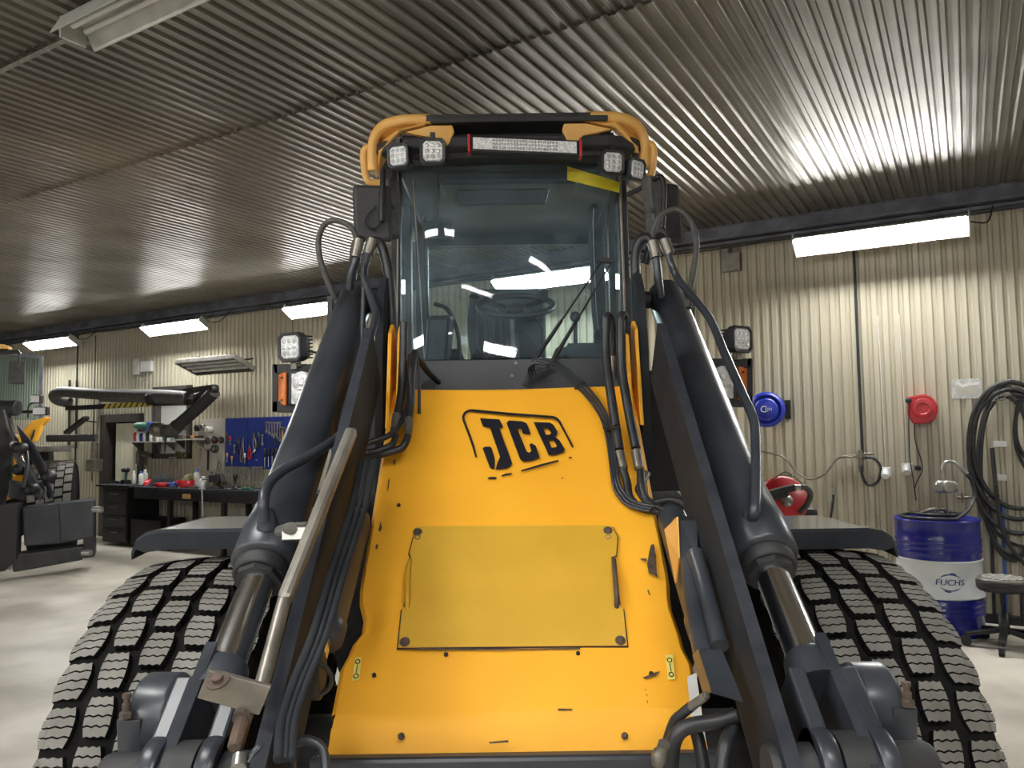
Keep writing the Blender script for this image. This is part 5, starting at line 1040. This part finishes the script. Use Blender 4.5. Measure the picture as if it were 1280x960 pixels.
# grey board gear
def disc_item(name, label, px, py, r, mt, cat, dep=.05, inner=None):
    t, z = wt(px, py, .06); o = thing(name, label, cat, wv(t, .04, z-r)); m = MB(); m.lathe(wv(t, .04, z), DN, [(r*.9, 0), (r, .005), (r, dep), (r*.55, dep+.004), (r*.4, dep-.015)], 20); m.build('disc', mt, o)
    if inner: m = MB(); m.lathe(wv(t, .04+dep-.015, z), DN, [(r*.4, 0), (r*.38, .02), (.001, .02)], 14); m.build('core', inner, o)
disc_item('tape_roll', 'black tape roll high on the grey board', 247, 535, .05, 'dark', 'tape'); disc_item('tape_roll', 'white tape roll high on the grey board', 263, 537, .045, 'white', 'tape', .09, 'pegg'); disc_item('tape_roll', 'grey tape roll between the black and the white one', 254, 534, .045, 'dullsteel', 'tape', .06, 'dark')
disc_item('grinding_disc', 'brown grinding disc on the grey board, left of the pair', 259, 551, .055, 'rust2', 'disc', .03, 'dark'); disc_item('grinding_disc', 'dark grinding disc with reddish centre on the grey board', 268, 550, .055, 'dark', 'disc', .03, 'red'); disc_item('grinding_disc', 'dark grinding disc at the right side of the grey board', 276, 550, .05, 'dark', 'disc', .03, 'dullsteel'); disc_item('grinding_disc', 'large black disc below the other discs', 269, 561, .06, 'blackm', 'disc', .05, 'dullsteel'); disc_item('grinding_disc', 'green disc at the left side of the grey board', 250, 553, .04, 'green', 'disc', .03, 'dullsteel')
wtool('hammer', 260, 560, 588, 'black handled hammer hanging low on the grey board', 'dark', grp='tools on the grey board'); wtool('wrench', 250, 560, 578, 'steel wrench at the left of the grey board', grp='tools on the grey board'); wtool('pliers', 273, 576, 590, 'wire bow tool at the lower right of the grey board', 'dullsteel', grp='tools on the grey board')
# shelves
def shelf(label, x0, x1, y, dd=.22):
    t0, z = wt(x0, y, dd); t1, _ = wt(x1, y, dd); o = thing('wall_shelf', label, 'shelf', wv((t0+t1)/2, 0, z)); m = MB(); m.wbox(t0, t1, .02, dd, z-.018, z); m.build('board', 'lampwhite', o)
    for t in (t0+.08, t1-.08): m = MB(); m.prism([wv(t-.006, .02, z-.018), wv(t-.006, dd-.03, z-.018), wv(t-.006, .02, z-.16)], TT*.012); m.build('bracket', 'dullsteel', o)
    return t0, t1, z
t0, t1, z = shelf('narrow wall shelf full of bottles and cans beside the door', 158, 208, 552)
cols_ = [('red', 'white', .17), ('white', 'dark', .18), ('drumblue', 'white', .15), ('lampwhite', 'blue', .19), ('dark', 'red', .16), ('white', 'green', .18), ('dullsteel', 'white', .15), ('white', 'orange', .17), ('lampwhite', 'white', .14), ('green', 'dark', .16), ('white', 'blue', .17)]
nm = ['red', 'white black capped', 'navy', 'pale blue capped', 'black red capped', 'white green capped', 'grey', 'white orange capped', 'short pale', 'green', 'white blue capped']
for k, (a, b, h) in enumerate(cols_):
    bottle('bottle', nm[k]+' bottle standing on the shelf beside the door', 0, .13, .036, h, a, b, z, t0+.10+k*(t1-t0-.18)/10, group='bottles on the wall shelf')
m = MB(); m.obox(wv(t0+.28, .13, z+.245), TT*.17, NN*.06, V((0, 0, .04))); m.cyl(wv(t0+.14, .13, z+.25), wv(t0+.40, .13, z+.25), .055); lab(m.build('green_bag', 'green', bevel=.03), 'green roll lying across the bottles on the wall shelf', 'roll')
m = MB(); m.obox(wv(t0+.50, .13, z+.23), TT*.05, NN*.05, V((0, 0, .07))); lab(m.build('box', 'blue', bevel=.01), 'small blue box on top of the bottles at the right of the green roll', 'box')
t0, t1, z = shelf('second wall shelf with flat tools in front of the window', 212, 246, 549)
for k in range(6): t = t0+.08+k*(t1-t0-.16)/5; m = MB(); m.obox(wv(t, .12, z+.03), TT*.045, NN*.05, V((0, 0, .03-.003*k))); lab(m.build('tool_box', ('dark', 'rust2', 'dullsteel', 'dark', 'orange', 'rust')[k], bevel=.006), ('dark', 'brown', 'grey', 'black', 'orange', 'dark brown')[k]+' small box on the shelf in front of the window', 'box', 'small boxes on the second shelf')
for k, (x, y) in enumerate(((223, 568), (231, 569))): disc_item('ear_defender', ('olive ear defender cup hanging under the window, left', 'olive ear defender cup hanging under the window, right')[k], x, y, .05, 'olive', 'ear defenders', .05, 'dark')
for k in range(4): wtool('wrench', 212+k*2.6, 571, 583-k % 2*2, 'bright key tool under the second shelf, %s from the left' % ORD[k], grp='key tools under the second shelf')
# small drill press shape under shelf by the door
t, z = wt(178, 572, .12); m = MB(); m.wbox(t-.12, t-.02, .03, .16, z-.1, z+.1); m.cyl(wv(t-.02, .1, z+.04), wv(t+.16, .1, z+.04), .035); m.cyl(wv(t+.08, .1, z-.12), wv(t+.08, .1, z+.1), .012); lab(m.build('wall_drill', 'dullsteel', bevel=.006), 'grey wall mounted tool under the bottle shelf', 'tool')
# electric boxes on the wall above the door
for x0, x1, y0, y1, lb in ((167, 174, 449, 468, 'grey narrow switch box above the door, left of the white box'), (176, 189, 452, 464, 'white distribution box on the wall above the door')):
    t0, z1 = wt(x0, y0, .06); t1, z0 = wt(x1, y1, .06); m = MB(); m.wbox(t0, t1, 0, .07, z0, z1); m.tube([wv((t0+t1)/2, .03, z0), wv((t0+t1)/2, .04, z0-.07), wv(t0-.02, .03, z0-.12)], .008, 6, 4); lab(m.build('switch_box', 'white' if x0 > 170 else 'lampwhite', bevel=.006), lb, 'electrical box')
t = wt(97, 470, .02)[0]; m = MB(); m.tube([wv(t, .03, 3.4), wv(t, .03, 1.2)], .014, 8, 1); lab(m.build('wall_pipe', 'dark'), 'thin dark vertical pipe on the wall left of the door', 'pipe')
t = wt(119, 440, .02)[0]; m = MB(); m.tube([wv(t, .02, 3.35), wv(t+.02, .02, 3.2), wv(t-.03, .02, .9)], .010, 8, 1); lab(m.build('wall_pipe', 'rust2'), 'brown vertical cable on the wall between the pipe and the door', 'pipe')
t = wt(366, 440, .02)[0]; m = MB(); m.tube([wv(t, .02, 3.35), wv(t, .02, 2.6)], .010, 8, 1); lab(m.build('wall_pipe', 'dark'), 'short dark pipe on the wall above the left headlight', 'pipe')
# infrared heater
t0, z1 = wt(236, 462, .35); t1, _ = wt(308, 456, .35); z1 = wt(272, 455, .35)[1]
ht = thing('infrared_heater', 'grey slatted heater lamp hanging out from the wall above the workbench', 'heater', wv((t0+t1)/2, .3, z1-.15))
u_ = (DN+V((0, 0, .42))).normalized(); n_ = (DN*u_.z-V((0, 0, 1))*u_.dot(DN)).normalized()
cc = wv((t0+t1)/2, .38, z1-.02); hlh = (t1-t0)/2
m = MB(); m.obox(cc-n_*.03, TT*hlh, u_*.19, n_*.012); 
for q in (-1, 1): m.obox(cc+TT*hlh*q, TT*.012, u_*.19, n_*.035); m.obox(cc+u_*.19*q, TT*hlh, u_*.01, n_*.035)
m.build('case', 'dullsteel', ht, .003)
for q in (-.10, -.0, .10): m = MB(); m.obox(cc+u_*q+n_*.01, TT*(hlh-.02), u_*.022, n_*.012); m.build('slat', 'lampwhite', ht)
for q in (-.6, .6): m = MB(); m.tube([cc+TT*hlh*q-u_*.1-n_*.04, cc+TT*hlh*q-u_*.02+V((0, 0, .16)), cc+TT*hlh*q+u_*.1-n_*.04], .006, 6, 2); m.tube([cc+TT*hlh*q-n_*.04, wv((cc+TT*hlh*q).dot(TT), .03, cc.z+.1)], .012, 6, 1); m.build('wire_bail', 'dark', ht)
# --- extraction arm
EA = thing('extraction_arm', 'grey fume extraction arm reaching along the wall above the bench', 'extraction arm', wv(wt(90, 500, 1.0)[0], .0, 2.0))
de = .75
e = lambda x, y, d=de: wq(x, y, d)
m = MB(); m.tube([e(88, 504, .3), e(72, 500, .5), e(68, 494, .6), e(78, 490, .7), e(110, 492), e(150, 494), e(200, 496)], .085, 16, 6); m.build('duct', 'dusty', EA)
m = MB(); m.tube([e(128, 494), e(200, 496), e(236, 498)], .10, 16, 2); m.build('duct_sleeve', 'dusty', EA)
t0, z0 = wt(132, 505, de); t1, _ = wt(195, 505, de); m = MB(); m.wbox(wt(84, 500, de)[0], wt(245, 500, de)[0], de-.03, de+.03, z0-.07, z0-.0); m.build('boom', 'dark', EA)
for k in range(9): t = t0+(t1-t0)*k/9; m = MB(); m.prism([wv(t, de+.031, z0-.07), wv(t+.09, de+.031, z0-.07), wv(t+.16, de+.031, z0), wv(t+.07, de+.031, z0)], DN*.002); m.build('hazard_stripe', 'hazy', EA)
m = MB(); m.lathe(e(193, 499)-DN*.06, DN, [(.07, 0), (.085, .01), (.085, .16), (.06, .17)], 20); m.build('joint', 'dark', EA)
m = MB(); m.bar(e(196, 499), e(266, 483), .05, .06); m.bar(e(196, 492), e(262, 482), .02, .02); m.cyl(e(244, 497), e(266, 485), .04); m.build('inner_link', 'rust', EA)
m = MB(); m.lathe(e(267, 486)-DN*.05, DN, [(.05, 0), (.06, .01), (.06, .11), (.05, .12)], 16); m.build('joint', 'dark', EA)
m = MB(); m.tube([e(268, 490), e(245, 512), e(222, 532)], .085, 16, 2); m.build('drop_duct', 'rust', EA)
m = MB(); m.tube([e(222, 532), e(215, 538), e(207, 539)], .095, 16, 4); m.build('elbow', 'dusty', EA)
m = MB(); m.lathe(e(209, 539), e(192, 536)-e(209, 539), [(.085, 0), (.085, .12), (.10, .13), (.105, .27), (.09, .27), (.085, .15)], 24); m.build('nozzle', 'dullsteel', EA)
m = MB(); m.cyl(e(207, 545), e(206, 566), .02, .008); m.build('pull_handle', 'dark', EA)
m = MB()
for x in (87, 96): m.tube([e(x, 475, .05), e(x-1, 560, .05)], .018, 8, 1)
m.tube([e(88, 500, .02), e(88, 500, .4)], .04, 8, 1); m.build('wall_rail', 'dark', EA)
# leaning bracket lamp left of the door
m = MB(); m.bar(e(83, 541, .4), e(108, 522, .4), .10, .05); m.tube([e(108, 526, .4), e(122, 528, .05)], .012, 8, 1); lab(m.build('folded_lamp', 'dark', bevel=.01), 'folded dark lamp sticking out of the wall left of the door', 'lamp')
t, z = wt(118, 580, .12); m = MB(); m.wbox(t-.12, t+.12, 0, .2, z-.12, z+.08); m.cyl(wv(t, .12, z+.08), wv(t, .12, z+.35), .05); m.tube([wv(t, .1, z+.3), wv(t-.02, .05, z+.9), wv(t, .03, z+1.2)], .02, 8, 3); lab(m.build('grinder_unit', 'dullsteel', bevel=.02), 'grey wall mounted machine unit left of the door frame', 'machine')
# ============================================================ LOADER IN THE BACKGROUND
G = thing('wheel_loader', 'second yellow loader with dark coupler cut by the left picture edge', 'loader', V((-6.6, 9.6, 0)))
g = lambda x, y, Y=9.4: P(x, y, Y)
def gb(name, mt, polys, dy, bev=.01, parent=G):
    m = MB()
    for q, Y in polys: m.prism([g(x, y, Y+(x-10)*.006) for x, y in q], V((-.47*dy, dy, 0)))
    return m.build(name, mt, parent, bev)
gb('coupler_plate', 'black', [([(28, 634), (118, 624), (118, 672), (100, 675), (75, 680), (30, 683)], 8.9)], .25, .02)
m = MB(); m.tube([g(73, 629, 8.85+.35), g(75, 650, 8.85+.35), g(76, 678, 8.85+.35)], .008, 6, 1); m.build('coupler_seam', 'dark', G)
gb('coupler_beam', 'blackm', [([(14, 694), (104, 683), (104, 700), (16, 716)], 8.85)], .28, .02)
gb('coupler_cheek', 'dark', [([(104, 632), (118, 640), (118, 696), (104, 698)], 8.9)], .35); gb('coupler_cheek', 'dark', [([(-10, 634), (22, 630), (20, 700), (6, 714), (-10, 716)], 8.75)], .35)
for x, y, x2 in ((116, 637, 128), (103, 691, 114), (8, 649, 22), (0, 708, 12)): m = MB(); m.cyl(g(x, y, 9.3), g(x2, y, 9.3), .035); m.build('coupler_pin', 'galv', G)
m = MB(); m.cyl(g(6, 518, 9.7), g(18, 556, 9.4), .06, .06); m.cyl(g(18, 556, 9.4), g(27, 580, 9.2), .045); m.build('tilt_rod', 'chrome', G)
m = MB(); m.cyl(g(-4, 510, 9.75), g(22, 510, 9.75), .10); m.build('pivot_tube', 'blackm', G)
gb('arm_plate', 'blackm', [([(-8, 512), (4, 512), (16, 560), (14, 600), (4, 632), (-8, 632)], 9.4), ([(20, 530), (42, 556), (54, 580), (67, 622), (60, 624), (48, 590), (30, 560)], 9.3)], .12)
gb('arm_edge', 'grey', [([(20, 530), (42, 554), (56, 580), (68, 622), (64, 623), (52, 582), (38, 558)], 9.25)], .03)
gb('link', 'black', [([(26, 574), (34, 576), (40, 590), (50, 612), (50, 626), (42, 620), (32, 596)], 9.2), ([(12, 600), (36, 606), (30, 626), (10, 622)], 9.2)], .15)
for x, y in ((22, 587), (36, 612), (22, 560), (58, 596)): m = MB(); m.lathe(g(x, y, 9.25), (0, -1, 0), [(.07, -.1), (.07, .0), (.03, .03)], 14); m.build('pivot_boss', 'dark', G)
m = MB(); m.tube([g(50, 604, 9.2), g(56, 612, 9.15), (g(54, 622, 9.1))], .02, 8, 4); m.tube([g(28, 545, 9.5), g(34, 575, 9.3), g(30, 610, 9.2)], .025, 8, 4); m.build('hydraulic_hose', 'hose', G)
# yellow front frame
gb('front_fender_arch', 'yellow', [([(10, 566), (25, 542), (40, 526), (58, 521), (62, 522), (52, 532), (44, 552), (30, 552), (22, 575)], 10.0)], .3, .02)
gb('arch_slot', 'dark', [([(38, 548), (42, 537), (44, 537), (42, 546), (39, 552)], 9.97)], .02, 0); gb('front_frame', 'yellow', [([(-10, 525), (6, 528), (30, 560), (30, 620), (-10, 630)], 10.2)], .3, .02)
gb('body_mass', 'dark', [([(-10, 560), (60, 560), (64, 640), (-10, 700)], 10.3)], .6, .02)
gt = g(88, 605, 10.6); gt = V((gt.x-.22, 10.6, .66)); adir = V((.90, .43, 0)).normalized(); R2 = .66
m = MB(); m.lathe(gt-adir*.27, adir, [(.3, 0), (R2-.08, 0), (R2-.02, .05), (R2-.02, .49), (R2-.08, .54), (.3, .54)], 48); ty2 = m.build('tyre', 'rubber', G)
blk = MB(); bd = adir; o0 = V((0, 0, 0))
rowsG = 30; fr = V((adir.y, -adir.x, 0))
def gpt(xa, an, r): return gt+bd*xa+(fr*math.cos(an)+V((0, 0, 1))*math.sin(an))*r
for c in range(5):
    for k in range(-3, 13):
        a0_ = (k+.5*(c % 2))*2*math.pi/rowsG; w_ = 2*math.pi/rowsG*.84; x0 = -.25+c*.1+.006; x1 = x0+.088
        m = MB(); q = [gpt(x, a, r) for r in (R2-.02, R2) for x, a in ((x0, a0_), (x1, a0_+.02), (x1, a0_+w_), (x0, a0_+w_-.02))]; m.hexa(q); m.build('tread_block', 'tread', ty2)
m = MB(); q = g(92, 556, 10.5); m.obox(V((gt.x+.02, gt.y-.1, 1.50)), bd*.25, fr*.30, V((0, 0, .02))); m.obox(V((gt.x+.02, gt.y-.1, 1.48))+fr*.30, bd*.25, fr*.015, V((0, 0, .04))); m.build('fender', 'dullsteel', G, .01)
m = MB(); m.obox(V((gt.x+.1, gt.y+.25, 1.62)), bd*.30, fr*.3, V((0, 0, .05))); m.build('step_box', 'dark', G, .02)
# cab
gb('cab_pillar', 'beam', [([(49, 446), (53, 446), (52, 525), (48, 525)], 10.6)], .10, 0); gb('cab_header', 'beam', [([(-10, 437), (24, 441), (53, 445), (53, 449), (24, 446), (-10, 442)], 10.6)], .10, 0)
gb('cab_window', 'glass2', [([(-10, 444), (49, 449), (48, 525), (-10, 525)], 10.68)], .012, 0)
gb('cab_roof', 'tan', [([(-10, 429), (4, 430), (12, 433), (10, 436), (-10, 436)], 10.3)], .25, .01); gb('roof_edge', 'dark', [([(-10, 438), (22, 437), (24, 440), (-10, 441)], 10.3)], .2, 0)
m = MB(); m.obox(g(21, 466, 10.2), V((.07, .06, 0)), V((-.02, .03, 0)), V((0, 0, .15))); m.tube([g(24, 440, 10.4), g(24, 455, 10.3)], .015, 6, 1); m.build('side_mirror', 'dusty', G, .04)
for x, y, w_, nm_ in ((47, 499, .05, 'work_light'), (52, 514, .08, 'headlight')):
    m = MB(); c = g(x, y, 9.9); m.obox(c, V((w_, .02, 0)), V((-.01, .05, 0)), V((0, 0, .055))); hh = m.build(nm_, 'dark', G, .012); m = MB(); m.obox(c+V((-.01, -.055, 0))+V((.01, 0, 0)), V((w_*.85, .02*.85, 0)), V((0, .003, 0)), V((0, 0, .044))); m.build('lens', 'hazer', hh, .004)
m = MB(); m.tube([g(18, 514, 9.9), g(36, 515, 9.9), g(42, 514, 9.9)], .02, 8, 2); m.tube([g(44, 503, 9.95), g(36, 507, 9.95), g(35, 522, 9.95)], .01, 6, 4); m.build('lamp_arm', 'dark', G)
